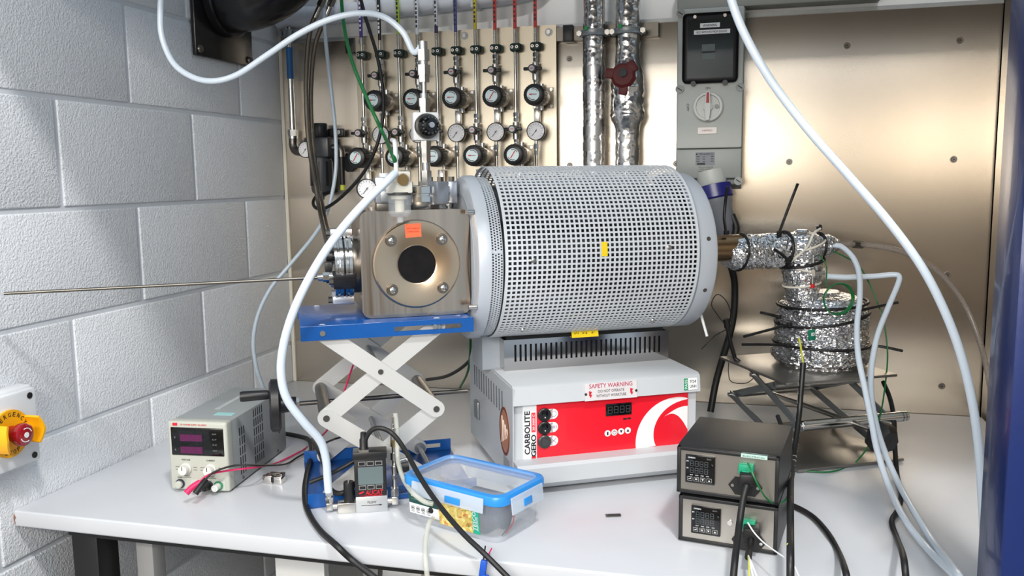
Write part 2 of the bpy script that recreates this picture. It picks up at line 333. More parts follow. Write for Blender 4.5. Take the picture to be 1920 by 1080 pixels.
for k in range(10):
    x = TX[k]; col, cn_, zb = SL[k]; up = k % 2 == 1
    t = thing('gas_tube', 'thin steel gas tube with %s sleeve, %s of ten' % (cn_, ORD[k]), 'tube', (x, TY, 1.80), 0, 'gas tubes on the panel')
    MB().cyl((0, 0, .34), (0, 0, -.015 if up else -.158), .0042, None, 12).build('tube', SATIN, t, 60)
    MB().cyl((0, 0, .34), (0, 0, zb-1.80), .0049, None, 12).build('label_sleeve', mat('sleeve_%d' % k, col, .45, 0, .05, 40), t, 60)
    sp_ = mat('sleeve_print', (30, 30, 50), .5) if k not in (0, 1) else WINK
    g = MB()
    for q in range(7): g.bx(-.0022, .0022, -.0052, -.0045, zb-1.80+.018+q*.012, zb-1.80+.018+q*.012+random.uniform(.004, .009))
    g.build('sleeve_print', sp_, t)
    if k == 4: MB().cyl((0, 0, zb-1.80), (0, 0, zb-1.80+.02), .0051, None, 12).build('sleeve_band', mat('purple_band', (60, 44, 84), .5), t, 60)
    q = thing('tube_clamp', 'dark green tube clamp with two screws, %s of ten' % ORD[k], 'clamp', (x+.001, PY, 1.819), 0, 'tube clamps on the panel')
    MB().box((.001, -.017, 0), (.031, .034, .022), None, .006).build('body', GP, q)
    for sx in (-.0065, .0065):
        b_ = MB().cyl((sx, -.034, 0), (sx, -.0365, 0), .0042, None, 14).build('clamp_screw', SATIN, q); MB().hexn((sx, -.0365, 0), (sx, -.0370, 0), .002).build('socket', INK, b_)
def fit(M, x, y, z, r=.0075, h=.022, d=-1):
    M.hexn((x, y, z), (x, y, z+d*h*.45), r).cyl((x, y, z+d*h*.45), (x, y, z+d*h*.6), r*.7).hexn((x, y, z+d*h*.6), (x, y, z+d*h), r*.9)
def valve(label, x, z):
    t = thing('shutoff_valve', label, 'valve', (x, TY, z), 0, 'shut-off valves on the panel')
    g = MB(); g.cyl((0, 0, .020), (0, 0, -.026), .0092); fit(g, 0, 0, .046, .0078, .024); fit(g, 0, 0, -.026, .0068, .016); g.build('body', SATIN, t)
    MB().cyl((0, -.009, 0), (0, -.022, 0), .008).bx(-.007, .007, PY-TY-.001, 0, -.012, .012).build('bonnet', DKST, t)
    h = MB().cyl((0, -.022, 0), (0, -.046, 0), .0115, .0105, 20).box((0, -.034, 0), (.050, .010, .0085), None, .002).build('handle', BLACK, t)
    disc('cap', (0, -.0465, 0), .0072, mat('grey_cap', (196, 198, 200), .4), h)
    MB().bx(-.0045, .0045, -.0475, -.0469, -.001, .001).build('cap_mark', RINK, h)
def regulator(label, x, z, var):
    t = thing('pressure_regulator', label, 'regulator', (x, PY, z), 0, 'gas regulators on the panel')
    MB().bx(-.017, .041, -.003, 0, -.028, .028).build('mount_plate', mat('mount_plate_steel', (138, 128, 114), .35, 1), t)
    for a, b in ((-.011, .022), (.035, .022), (.035, -.022), (-.011, -.022)):
        MB().cyl((a, -.003, b), (a, -.0065, b), .0042, None, 14).build('plate_screw', SATIN, t)
    MB().lathe([(.021, 0), (.021, -.020), (.024, -.024), (.024, -.048), (.021, -.062), (.016, -.070)], (.012, -.002, 0), (0, 1, 0), 32).build('bonnet', SATIN, t)
    g = MB(); g.cyl((.012, -.022, .020), (.012, -.022, .036), .0065).cyl((.012, -.022, -.020), (.012, -.022, -.034), .0065); g.build('port', SATIN, t)
    kn = MB().lathe([(.018, -.064), (.0255, -.068), (.0275, -.074), (.0275, -.113), (.0255, -.119), (.0195, -.122), (0, -.122)], (.012, 0, 0), (0, 1, 0), 36).build('knob', BLACK, t)
    g = MB()
    for i in range(24):
        a = 2*pi*i/24; g.box((.012+cos(a)*.0273, -.0945, sin(a)*.0273), (.0022, .036, .0026), Matrix.Rotation(-a, 3, 'Y'))
    g.build('grip_ribs', BLACK, kn)
    cp = disc('cap', (.012, -.1224, 0), .0165, mat('reg_cap', (205, 222, 224), .35), kn, th=.001, seg=32)
    g = MB()
    for s0 in (.5, pi+.5):
        g.sweep([(.012+cos(s0+.2*i)*.0138, -.1231, sin(s0+.2*i)*.0138) for i in range(8)], .0009, 6, 2)
    g.build('arc_arrow', INK, cp)
    if var == 1:
        MB().bar((.006, -.1232, -.009), (.018, -.1232, .010), .0025, .0004, (0, 1, 0)).build('red_pointer', RINK, cp)
    else:
        MB().bx(.002, .010, -.1234, -.1228, -.0016, .0016).build('red_print', RINK, cp); MB().bx(.0105, .0215, -.1234, -.1228, -.0012, .0012).build('grey_print', mat('grey_print', (120, 126, 130), .5), cp)
    if var in (2, 3):
        MB().lathe([(.0262, -.074), (.0285, -.076), (.0285, -.083), (.0262, -.085)], (.012, 0, 0), (0, 1, 0), 32, False).build('green_ring', mat('ring_green', (18, 74, 66), .4), t)
for i in range(5):
    xu, xl = TX[2*i+1], TX[2*i]
    valve('black-handled shut-off valve above the %s upper-row regulator' % O5[i], xu, 1.757)
    regulator('black-knobbed gas regulator, %s in the upper row' % O5[i], xu+.004, 1.684, 1 if i == 3 else 0)
    m = thing('connector_block', 'square steel tube connector under the %s upper-row regulator' % O5[i], 'fitting', (xu+.004, TY, 1.645), 0, 'tube connectors under upper regulators')
    MB().bx(-.008, .008, -.008, .008, -.026, .010, .0015).build('body', SATIN, m); MB().cyl((0, 0, .01), (0, 0, .018), .005).build('nipple', SATIN, m)
    gg = thing('pressure_gauge', 'round steel dial gauge, %s in the row between the regulators' % O5[i], 'gauge', (xu+.005, -.078, 1.594), 0, 'dial gauges on the panel')
    gauge_parts(gg, (0, 0, 0), .0255)
    g = MB(); g.cyl((0, .003, -.024), (0, .003, -.034), .005); fit(g, 0, .003, -.034, .0075, .030); g.cyl((0, .003, -.06), (0, .003, -.19), .0045, None, 10); g.build('outlet_tube', SATIN, gg)
    valve('black-handled shut-off valve above the %s lower-row regulator' % O5[i], xl, 1.600)
    regulator('black-knobbed gas regulator, %s in the lower row' % O5[i], xl+.004, 1.530, 1 if i in (0, 4) else (2 if i == 1 else 0))
    m = thing('drop_tube', 'square steel drop tube below the %s lower-row regulator' % O5[i], 'tube', (xl+.006, TY, 1.490), 0, 'drop tubes below lower regulators')
    MB().bx(-.008, .008, -.008, .008, -.075, .004, .0015).build('body', SATIN, m)
# ------------------------------------------------------------ foil lagged pipes
def foilpipe(pts_r, x, y, n=44, amp=.0012, dz=.006, big=0):
    g = MB(); rows = []; z0, z1 = pts_r[0][0], pts_r[-1][0]; m = int(abs(z1-z0)/dz)
    for i in range(m+1):
        z = z0+(z1-z0)*i/m; r = pts_r[-1][1]
        for (a, ra), (b, rb) in zip(pts_r, pts_r[1:]):
            if min(a, b) <= z <= max(a, b): f_ = (z-a)/(b-a); f_ = f_*f_*(3-2*f_); r = ra+(rb-ra)*f_; break
        row = []
        for k in range(n):
            t = 2*pi*k/n; d = Vector((cos(t), sin(t), 0)); q = Vector((x*9+cos(t)*1.5, sin(t)*1.5, z*45))
            e = amp*(noise.noise(q*2.1)+.8*abs(noise.noise(q*5.3))); row.append(g.bm.verts.new(Vector((x, y, z))+d*(r+e*(1+big*(r-.031)/.012))))
        rows.append(row)
    for A, B in zip(rows, rows[1:]):
        for k in range(n): g.bm.faces.new((A[k], A[(k+1) % n], B[(k+1) % n], B[k]))
    return g
FOILP = mat('pipe_foil', (214, 212, 210), .22, 1, .05, 30, bump=.25, bs=90, kind='voronoi')
TAPE = mat('foil_tape', (205, 203, 200), .28, 1, .06, 30)
def clampring(par, x, y, z, r):
    q = MB().lathe([(r, -.009), (r+.004, -.007), (r+.002, 0), (r+.004, .007), (r, .009)], (x, y, z), (0, 0, 1), 32, False).build('pipe_clamp', GALV, par)
    for sx in (-1, 1):
        MB().bx(x+sx*(r+.002)-.009, x+sx*(r+.002)+.009, y-.007, y+.007, z-.008, z+.008, .002).build('clamp_lug', GALV, q)
        MB().hexn((x+sx*(r+.006), y-.007, z), (x+sx*(r+.006), y-.016, z), .0075).build('clamp_bolt', SATIN, q)
    MB().cyl((x, y+r, z), (x, -.03, z), .005).build('stud', DKST, q)
    MB().bx(x-.020, x-.010, y-r-.0055, y-r+.003, z+.004, z+.014, .002).build('liner_tab', mat('liner_green', (40, 150, 80), .5), q)
p1_ = thing('lagged_pipe', 'straight foil-wrapped vertical pipe left of the red valve handle', 'pipe', (0, 0, 0), 0, 'foil lagged pipes')
foilpipe([(2.13, .0285), (1.05, .0285)], .957, -.070).build('lagging', FOILP, p1_, 60)
for z in (1.745, 1.68, 1.59, 1.55): MB().cyl((.957, -.070, z-.012), (.957, -.070, z+.012), .0297, None, 30).build('tape_band', TAPE, p1_, 60)
clampring(p1_, .957, -.070, 1.842, .031)
p2_ = thing('lagged_pipe', 'foil-wrapped vertical pipe bulging around the red valve handle', 'pipe', (0, 0, 0), 0, 'foil lagged pipes')
foilpipe([(2.13, .031), (1.78, .031), (1.715, .041), (1.63, .042), (1.585, .031), (1.05, .031)], 1.046, -.070, amp=.0022, big=1.6).build('lagging', FOILP, p2_, 60)
clampring(p2_, 1.046, -.070, 1.842, .034)
RH = mat('valve_red', (92, 16, 18), .55)
vh = MB()
vh.lathe([(.030, 0), (.033, .004), (.033, .014), (.026, .020), (0, .020)], (1.040, -.100, 1.725), (0, -1, .12), 9).box((1.008, -.112, 1.733), (.030, .012, .026), Matrix.Rotation(.1, 3, 'Y'), .004).box((1.062, -.112, 1.748), (.024, .012, .030), Matrix.Rotation(-.5, 3, 'Y'), .004).box((1.040, -.112, 1.692), (.024, .012, .028), Matrix.Rotation(.1, 3, 'Y'), .004)
vh = vh.build('valve_handle', RH, p2_); vh['label'] = 'dark red valve handle'
MB().cyl((1.040, -.117, 1.732), (1.040, -.126, 1.733), .011).build('hub_nut', BLACK, vh)
# ------------------------------------------------------------ isolator socket box on the wall
sw = thing('isolator_socket', 'grey wall isolator with rotary ON switch and glazed breaker window', 'switch', (1.258, 0, 1.66))
G1 = mat('isolator_light_grey', (178, 182, 178), .45); G2 = mat('isolator_mid_grey', (138, 143, 141), .45)
FY = -.098
MB().bx(-.085, .082, -.075, 0, -.215, .228, .006).build('back_box', G2, sw)
cv = MB().bx(-.083, .080, FY, -.075, -.052-.07, .226, .006).build('cover', G1, sw)
MB().bx(-.083, .080, FY+.003, -.075, -.198, -.123, .004).build('lower_cover', G2, sw)
MB().bx(-.070, .067, FY-.008, FY+.001, .040, .212, .012, 3).build('window_frame', BLACK, sw)
wn = MB().bx(-.057, .054, FY-.0095, FY-.0078, .053, .196).build('window', mat('smoked_window', (38, 44, 42), .12, 0, .1, 9), sw)
MB().bx(-.022, .010, FY-.0105, FY-.0094, .098, .135).build('breaker', mat('breaker_grey', (92, 104, 102), .5, 0, .2, 200), wn)
MB().bx(-.022, .010, FY-.0112, FY-.0104, .114, .118).build('breaker_toggle', INK, wn)
for x in (-.040, .033): MB().cyl((x, FY-.008, .203), (x, FY-.012, .203), .0042).build('hinge_pin', SATIN, sw)
for x in (-.042, .036): MB().cyl((x, FY-.004, .040), (x, FY-.012, .040), .0065).build('window_latch', BLACK, sw)
plate('warning_label', (-.003, FY-.0098, .181), .048, .011, WINK, wn); text('WARNING', (-.003, FY-.0104, .181), .034, .0062, INK, wn)
plate('warning_label', (.002, FY-.0098, .165), .088, .0105, WINK, wn); text('RCD REMOVED FROM SOCKET', (.002, FY-.0104, .165), .074, .0052, INK, wn)
for x in (-.076, .073):
    for z in (.028, -.205 if x > 0 else .215):
        k = MB().cyl((x, FY+.004, z), (x, FY-.004, z), .0105, None, 24).build('corner_screw', G2, sw); MB().box((x, FY-.0042, z), (.014, .001, .0022), Matrix.Rotation(.6, 3, 'Y')).build('screw_slot', INK, k)
kx, kz = -.005, -.018
kb = MB().lathe([(.0375, 0), (.0375, .010), (.035, .013), (.030, .013), (.029, .006), (.012, .006), (.012, .016), (0, .016)], (kx, FY, kz), (0, -1, 0), 44).build('rotary_switch', mat('knob_grey', (196, 198, 194), .4), sw)
MB().prism([(kx-.0048, FY-.006, kz+.036), (kx+.0048, FY-.006, kz+.036), (kx+.0075, FY-.006, kz), (kx+.004, FY-.006, kz-.034), (kx-.004, FY-.006, kz-.034), (kx-.0075, FY-.006, kz)], (0, -.019, 0)).build('pointer', mat('knob_grey'), kb)
MB().prism([(kx-.003, FY-.025, kz+.034), (kx+.003, FY-.025, kz+.034), (kx+.0038, FY-.025, kz+.008), (kx-.0038, FY-.025, kz+.008)], (0, -.0008, 0)).build('red_flash', mat('flash_red', (160, 20, 30), .5), kb)
MB().cyl((kx+.022, FY-.006, kz), (kx+.022, FY-.010, kz), .0055).build('padlock_hole', G2, kb)
text('ON', (kx-.001, FY-.0004, kz+.0465), .012, .006, INK, sw); text('OFF', (kx-.050, FY-.0004, kz), .019, .006, INK, sw, u=EZ*-1, v=EX)
lb = plate('name_label', (-.006, FY-.0005, -.077), .049, .018, mat('label_border', (150, 140, 128), .5), sw); plate('label_face', (-.006, FY-.001, -.077), .047, .016, mat('label_cream', (228, 222, 218), .5), lb)
text('SHEFFIELD', (-.006, FY-.0016, -.077), .026, .0042, mat('dull_red_ink', (150, 70, 70), .5), lb)
rp = plate('rating_plate', (-.010, FY+.0025, -.148), .048, .033, mat('rating_grey', (112, 118, 126), .5), sw)
text('MENNEKES', (-.008, FY+.0018, -.136), .036, .005, INK, rp); plate('logo_square', (-.031, FY+.002, -.136), .004, .004, INK, rp)
g = MB()
for z in (-.143, -.149, -.155): g.bx(-.032, -.024, FY+.0015, FY+.002, z, z+.0016).bx(-.016, -.010, FY+.0015, FY+.002, z-.001, z+.0006).bx(.004, .011, FY+.0015, FY+.002, z, z+.0016)
g.bx(-.030, -.010, FY+.0015, FY+.002, -.163, -.1585); g.build('rating_print', INK, rp)
for i, (tx, w_) in enumerate((('Do not opening', .036), ('with voltage', .030), ('non connected', .038))): text(tx, (-.008, FY+.0025, -.1695-.0048*i), w_, .0035, INK, sw)
MB().prism([(-.083, -.075, -.198), (.080, -.075, -.198), (.080, -.030, -.226), (-.083, -.030, -.226)], (0, .028, .02)).build('sloped_base', G2, sw)
pl_ = thing('power_plug', 'grey and navy blue industrial plug hanging under the wall isolator', 'plug', (1.268, -.085, 1.445), 0)
ax = Vector((.22, -.12, -1)).normalized()
MB().lathe([(0, -.036), (.036, -.036), (.037, -.008), (.034, .004)], (0, 0, 0), ax, 30).build('socket_rim', G1, pl_)
MB().lathe([(.036, .0), (.045, .002), (.046, .034), (.042, .038)], (0, 0, 0), ax, 36).build('locking_ring', mat('navy_ring', (28, 30, 108), .3), pl_)
MB().lathe([(.041, .036), (.040, .052), (.037, .058), (.035, .105), (.026, .13), (.017, .15), (.015, .19), (0, .192)], (0, 0, 0), ax, 30).build('plug_body', mat('plug_grey', (112, 116, 124), .4), pl_)
MB().sweep([Vector(ax)*.18, Vector(ax)*.21+Vector((.004, 0, 0)), Vector((.06, -.02, -.26)), Vector((.055, -.02, -.36)), Vector((.02, -.02, -.50)), Vector((.005, -.04, -.588))], .009, 12, 6).build('power_cable', SATB, pl_, 60)
MB().sweep([(.048, -.02, -.075), (.060, -.022, -.11), (.052, -.024, -.15), (.050, -.02, -.19)], .010, 8, 5).build('cable_strap', BLACK, pl_, 60)
tr = struct(MB().bx(1.170, 1.66, -.05, .011, 1.892, 1.96, .003).build('trim_3', mat('grey_trunking', (132, 136, 134), .5, .3)))
# ------------------------------------------------------------ tube furnace (local frame: x along the tube, y away, z up from the bench)
TH = .5184
FO = (.929, -.813, .85)
fu = thing('tube_furnace', 'large grey tube furnace with perforated drum on a red-fronted control base', 'furnace', FO, TH)
FG = mat('furnace_grey', (188, 192, 196), .42, 0, .03, 14)
FS_ = mat('furnace_side_grey', (158, 166, 174), .45, 0, .03, 14)
def yz(pts, x0, x1, name, m, par): return MB().prism([(x0, y, z) for y, z in pts], (x1-x0, 0, 0)).build(name, m, par)
yz([(.03, .012), (.036, .055), (.036, .18), (.036, .209), (.40, .214), (.42, .195), (.42, .012)], .003, .397, 'base_body', FG, fu)
yz([(.022, .178), (.026, .212), (.034, .2165), (.405, .2185), (.405, .212), (.036, .211), (.036, .178)], 0, .40, 'top_cover', FG, fu)
yz([(-.004, .026), (-.006, .058), (0, .064), (.036, .066), (.036, .012), (.018, .010)], 0, .40, 'lower_lip', FG, fu)
MB().prism([(-.0012, .030, .016), (-.0012, .022, .212), (-.0012, .40, .214), (-.0012, .42, .195), (-.0012, .42, .012)], (.0022, 0, 0)).build('left_side', FG, fu)
for x in (.03, .37):
    for y in (.05, .37): MB().cyl((x, y, 0), (x, y, .014), .016, None, 18).build('foot', SATB, fu)
for i in range(12): MB().box((-.0016, .105+i*.0235, .166), (.0014, .0055, .046), None).build('vent_slot', mat('vent_dark', (92, 98, 104), .6), fu)
MB().bx(-.008, -.001, .315, .352, .070, .112, .003).build('side_latch', GALV, fu)
st = MB(); st.lathe([(0, 0), (.050, 0), (.050, .0006), (0, .0006)], (0, 0, 0), (-1, 0, 0), 36)
st = st.build('hot_sticker', mat('sticker_orange', (176, 120, 92), .5, 0, .1, 40), fu); st.location = (-.0014, .088, .110); st.scale = (1, .8, 1)
MB().lathe([(.044, 0), (.050, 0), (.050, .0004), (.044, .0004)], (-.0007, 0, 0), (-1, 0, 0), 36, False).build('sticker_rim', mat('sticker_brown', (110, 50, 36), .5), st)
g = MB()
for i in range(4): g.sweep([(-.0008, .026-.016*i, -.028+.006*i), (-.0008, .016-.015*i, .0), (-.0008, .022-.016*i, .028-.006*i)], .0013, 6, 4)
g.build('sticker_figure', mat('sticker_cream', (232, 214, 200), .5), st)
plate('side_notice', (-.0016, .075, .040), .05, .034, mat('notice_grey', (150, 152, 156), .6), fu, u=EY*-1, v=EZ)
# fascia
FP = .0335
fa = MB().bx(.050, .378, FP, .037, .0635, .1775).build('red_fascia', mat('fascia_red', (222, 26, 44), .32, 0, .03, 8, coat=.2), fu)
MB().bx(.022, .050, FP, .037, .0635, .1775).build('white_strip', WHITE, fu)
UV = dict(u=EZ, v=EX*-1)
text('CARBOLITE', (.0305, FP-.0006, .119), .088, .0115, INK, fu, bold=.02, **UV); text('GERO', (.0435, FP-.0006, .092), .045, .0105, INK, fu, bold=.03, **UV)
plate('red_tag', (.0435, FP-.0004, .1395), .040, .0085, mat('tag_red', (226, 60, 70), .4), fu, **UV); text('30-3000 C', (.0435, FP-.001, .1395), .032, .0042, WINK, fu, **UV)
plate('red_tick', (.0435, FP-.0004, .0675), .006, .009, RINK, fu, **UV)
WD = mat('fascia_white', (238, 232, 232), .35)
for i, z in enumerate((.1535, .1265, .0985)):
    k = MB().bx(.066, .084, FP-.0006, FP+.0005, z-.0105, z+.0105).cyl((.084, FP-.0006, z), (.084, FP+.0005, z), .0105, None, 24).build('switch_pad', WD, fa)
    rk = MB().lathe([(.0135, 0), (.0135, .0035), (.0115, .005), (0, .005)], (.0655, FP-.0005, z), (0, -1, 0), 30).build('rocker_switch' if i < 2 else 'fuse_holder', BLACK if i < 2 else mat('fuse_grey', (58, 58, 60), .35), fa)
    if i < 2:
        MB().box((.0655, FP-.006, z), (.012, .003, .017), Matrix.Rotation(.12, 3, 'X'), .001).build('rocker', GLOSSB, rk); MB().cyl((.0655, FP-.0075, z-.004), (.0655, FP-.0082, z-.004), .0011).build('dot', WINK, rk)
    else:
        MB().cyl((.0655, FP-.005, z), (.0655, FP-.0085, z), .009, .008, 8).build('cap', mat('fuse_grey'), rk)
g = MB(); g.lathe([(.0048, 0), (.0058, 0), (.0058, .0003), (.0048, .0003)], (.0855, FP-.0006, .1535), (0, -1, 0), 18, False)
g.build('pad_ring', mat('symbol_grey', (150, 140, 150), .5), fa); g = MB()
for q in range(4): g.bx(.0805+q*.003, .0822+q*.003, FP-.0009, FP-.0006, .1235, .1295)
g.build('pad_bars', mat('symbol_grey'), fa); g = MB()
g.bar((.080, FP-.0008, .094), (.090, FP-.0008, .103), .0012, .0003, (0, 1, 0)).bar((.080, FP-.0008, .103), (.090, FP-.0008, .094), .0012, .0003, (0, 1, 0)).build('pad_cross', mat('symbol_grey'), fa)
dp = MB().bx(.196, .252, FP-.002, FP+.001, .139, .164, .001).build('display', GLOSSB, fa)
DIG = mat('unlit_digit', (58, 62, 64), .4)
def digits(n, x0, z0, w, h, gap, y, m, par, name='digit'):
    for k in range(n):
        g = MB(); x = x0+k*(w+gap); t = w*.16
        for zz in (z0, z0+h/2, z0+h): g.bx(x, x+w, y, y+.0003, zz-t/2, zz+t/2)
        for xx in (x, x+w): g.bx(xx-t/2, xx+t/2, y, y+.0003, z0, z0+h)
        g.build(name, m, par)
digits(4, .2005, .145, .0085, .013, .0045, FP-.0024, DIG, dp)
MB().bx(.234, .2415, FP-.0006, FP+.0005, .1285, .1320).bx(.243, .2505, FP-.0006, FP+.0005, .1285, .1320).build('indicator', INK, fa)
for k in range(4):
    x = .200+.0147*k; b_ = MB().cyl((x, FP+.0005, .103+.0008*k), (x, FP-.001, .103+.0008*k), .0065, None, 24).build('button', WD, fa); z = .103+.0008*k
    g = MB()
    if k == 0: g.bx(x-.0016, x+.0016, FP-.0014, FP-.001, z-.0034, z+.0034)
    elif k == 1: g.lathe([(.0032, 0), (.0040, 0), (.0040, .0004), (.0032, .0004)], (x, FP-.001, z), (0, -1, 0), 18, False).bar((x, FP-.0012, z), (x, FP-.0012, z+.003), .0008, .0003, (0, 1, 0))
    elif k == 2: g.prism([(x-.003, FP-.001, z+.0025), (x+.003, FP-.001, z+.0025), (x, FP-.001, z-.0035)], (0, -.0004, 0))
    else: g.prism([(x-.003, FP-.001, z-.0025), (x+.003, FP-.001, z-.0025), (x, FP-.001, z+.0035)], (0, -.0004, 0))
    g.build('button_symbol', INK, b_)
# white swirl on the fascia: two crescents clipped at the fascia edge
def clampx(p): return (min(max(p[0], .051), .3775), p[1], min(max(p[2], .064), .177))
g = MB(); cx, cz = .352, .080; A = []; Bq = []
for i in range(25):
    f_ = i/24; t = radians(190-118*f_); ro, ri = .0905, .0905-.040*(1-f_)**.75
    A.append(clampx((cx+cos(t)*ro, FP-.0004, cz+sin(t)*ro-.004))); Bq.append(clampx((cx+.004+cos(t)*ri, FP-.0004, cz+sin(t)*ri-.004)))
for i in range(24):
    vs = [g.bm.verts.new(p) for p in (A[i], A[i+1], Bq[i+1], Bq[i])]
    try: g.bm.faces.new(vs)
    except ValueError: pass
A = []; Bq = []
for i in range(15):
    f_ = i/14; x = .326+.0515*f_; A.append((x, FP-.0004, .128+.018*sin(pi*.55*f_))); Bq.append((x, FP-.0004, .128+.010*sin(pi*.9*f_)-.035*f_*f_))
for i in range(14): g.bm.faces.new([g.bm.verts.new(p) for p in (A[i], A[i+1], Bq[i+1], Bq[i])])
bmesh.ops.remove_doubles(g.bm, verts=g.bm.verts, dist=1e-5)
r_ = bmesh.ops.extrude_face_region(g.bm, geom=list(g.bm.faces)); bmesh.ops.translate(g.bm, verts=[v for v in r_['geom'] if isinstance(v, bmesh.types.BMVert)], vec=(0, .0004, 0))
g.build('white_swirl', WD, fa, 0)
# warning plate and tag on the lip
LV = Vector((0, .118, .993)); LY = lambda z: .022+(z-.178)*.118-.0008
wpz = .1945
wp_ = plate('warning_plate', (.203, LY(wpz)-.0004, wpz), .112, .035, mat('warning_plate_grey', (206, 202, 204), .4), fu, v=LV, th=.0012)
text('SAFETY WARNING', (.203, LY(.2060)-.0016, .2060), .092, .0085, mat('plum_ink', (176, 50, 84), .5), wp_, v=LV); text('DO NOT OPERATE', (.203, LY(.195)-.0016, .195), .056, .0055, mat('grey_ink', (110, 105, 108), .5), wp_, v=LV); text('WITHOUT WORKTUBE', (.203, LY(.186)-.0016, .186), .064, .0055, mat('grey_ink'), wp_, v=LV)
for x in (.153, .253):
    MB().cyl((x+(-.004 if x < .2 else .004), LY(.191)-.001, .191), (x+(-.004 if x < .2 else .004), LY(.191)-.0025, .191), .0025).build('rivet', DKST, wp_)
    xb = x+(.006 if x < .2 else -.006); MB().prism([(xb-.003, LY(.19)-.001, .197), (xb+.003, LY(.19)-.001, .195), (xb, LY(.19)-.001, .190), (xb+.003, LY(.19)-.001, .189), (xb-.001, LY(.19)-.001, .178), (xb-.001, LY(.19)-.001, .187), (xb-.003, LY(.19)-.001, .187)], (0, -.0008, 0)).build('lightning_mark', RINK, wp_)
tg_ = plate('test_tag', (.378, LY(.195)-.0004, .195), .030, .024, WHITE, fu, v=LV, th=.0009); plate('green_band', (.3675, LY(.195)-.0009, .195), .009, .024, mat('tag_green', (20, 140, 96), .5), tg_, v=LV); text('PASS', (.3675, LY(.195)-.0016, .195), .019, .0055, WINK, tg_, u=LV, v=EX*-1)
text('7/24', (.383, LY(.2)-.0012, .200), .014, .006, INK, tg_, v=LV); text('UNH', (.383, LY(.19)-.0012, .190), .014, .006, INK, tg_, v=LV)
# heat shield with slots
SH = mat('mirror_shield', (196, 192, 190), .10, 1, .04, 12)
SY0, SY1 = .160, .163; zb, zt = .2175, .283
g = MB(); g.bx(.018, .392, SY0, SY1, zb, .236).bx(.018, .392, SY0, SY1, .272, zt); xs0 = .018
for k in range(30):
    x = .040+k*.0113; g.bx(xs0, x, SY0, SY1, .236, .272); xs0 = x+.0045
g.bx(xs0, .392, SY0, SY1, .236, .272); g.bx(.018, .021, SY1, .30, zb, zt).bx(.389, .392, SY1, .30, zb, zt)
g.build('heat_shield', SH, fu)
MB().bx(.026, .384, .172, .36, .214, .31).build('inner_pedestal', mat('pedestal_dark', (46, 46, 48), .5, .5), fu)
MB().bx(-.02, .024, .20, .30, .214, .30).build('pedestal_bracket', FS_, fu)
# drum
AX0, AZ = .21, .4557; R0 = .1707
X_ = (1, 0, 0)
EG = mat('end_ring_grey', (190, 197, 206), .36, .1, .02, 14)
g = MB(); g.lathe([(.040, -.0604), (R0-.012, -.0604), (R0-.004, -.0585), (R0, -.052), (R0, -.034), (R0-.006, -.034)], (0, AX0, AZ), X_, 96, False); g.build('end_ring', EG, fu)
g = MB(); g.lathe([(R0-.006, .405), (R0, .405), (R0, .440), (R0-.003, .445), (.035, .445)], (0, AX0, AZ), X_, 96, False); g.build('end_ring', EG, fu)
MB().lathe([(.148, -.034), (.148, .405)], (0, AX0, AZ), X_, 72, False).build('inner_casing', mat('casing_steel', (104, 102, 100), .20, 1, .15, 9, stretch=(.4, 4, 4)), fu)
def perforate(g, x0, x1, nx, cz, R, t0, t1, nt, hole, thick, stag=0):
    def P(x, t, r): return Vector((x, AX0+cos(t)*r, cz+sin(t)*r))
    dx = (x1-x0)/nx; dt = (t1-t0)/nt
    for i in range(nx):
        sh = stag*.5*dt*(i % 2)
        for j in range(nt):
            xa, xb = x0+i*dx, x0+(i+1)*dx; ta, tb = t0+j*dt+sh, t0+(j+1)*dt+sh; m = (1-hole)/2
            ia, ib, ja, jb = xa+dx*m, xb-dx*m, ta+dt*m, tb-dt*m
            o_ = [g.bm.verts.new(P(x, t, R)) for x, t in ((xa, ta), (xb, ta), (xb, tb), (xa, tb))]
            h_ = [g.bm.verts.new(P(x, t, R)) for x, t in ((ia, ja), (ib, ja), (ib, jb), (ia, jb))]
            d_ = [g.bm.verts.new(P(x, t, R-thick)) for x, t in ((ia, ja), (ib, ja), (ib, jb), (ia, jb))]
            for q in range(4):
                n = (q+1) % 4; g.bm.faces.new((o_[q], o_[n], h_[n], h_[q])); g.bm.faces.new((h_[q], h_[n], d_[n], d_[q]))
CG = mat('cage_grey', (212, 217, 223), .32, .1, .02, 14)
g = MB(); perforate(g, -.006, .394, 40, AZ+.009, R0+.009, radians(-10), radians(270), 88, .63, .0015)
g.lathe([(R0+.0075, -.010), (R0+.009, -.010), (R0+.009, -.006), (R0+.0075, -.006)], (0, AX0, AZ+.009), X_, 96, False).lathe([(R0+.0075, .394), (R0+.009, .394), (R0+.009, .398), (R0+.0075, .398)], (0, AX0, AZ+.009), X_, 96, False)
cg = g.build('perforated_cage', CG, fu, 30)
for x, t in ((.046, 181), (.046, 238), (.33, 176), (.33, 235)):
    t = radians(t); d = Vector((0, cos(t), sin(t))); p = Vector((x, AX0, AZ+.009))+d*(R0+.009); MB().lathe([(.0055, 0), (.005, .0025), (.0025, .0035), (0, .0035)], p, d, 14).build('cage_screw', SATIN, fu)
g = MB(); perforate(g, -.034, -.011, 4, AZ, R0-.004, 0, 2*pi, 190, .55, .001, 1); g.build('perforated_band', EG, fu, 30)
g = MB(); perforate(g, .398, .405, 2, AZ, R0-.004, 0, 2*pi, 190, .55, .001, 1); g.build('perforated_band', EG, fu, 30)
for x0, x1 in ((-.034, -.012),):
    t = radians(172); d = Vector((0, cos(t), sin(t))); MB().bar(Vector((x0, AX0, AZ))+d*(R0-.0035), Vector((x1, AX0, AZ))+d*(R0-.0035), .006, .001, d).build('band_seam', EG, fu)
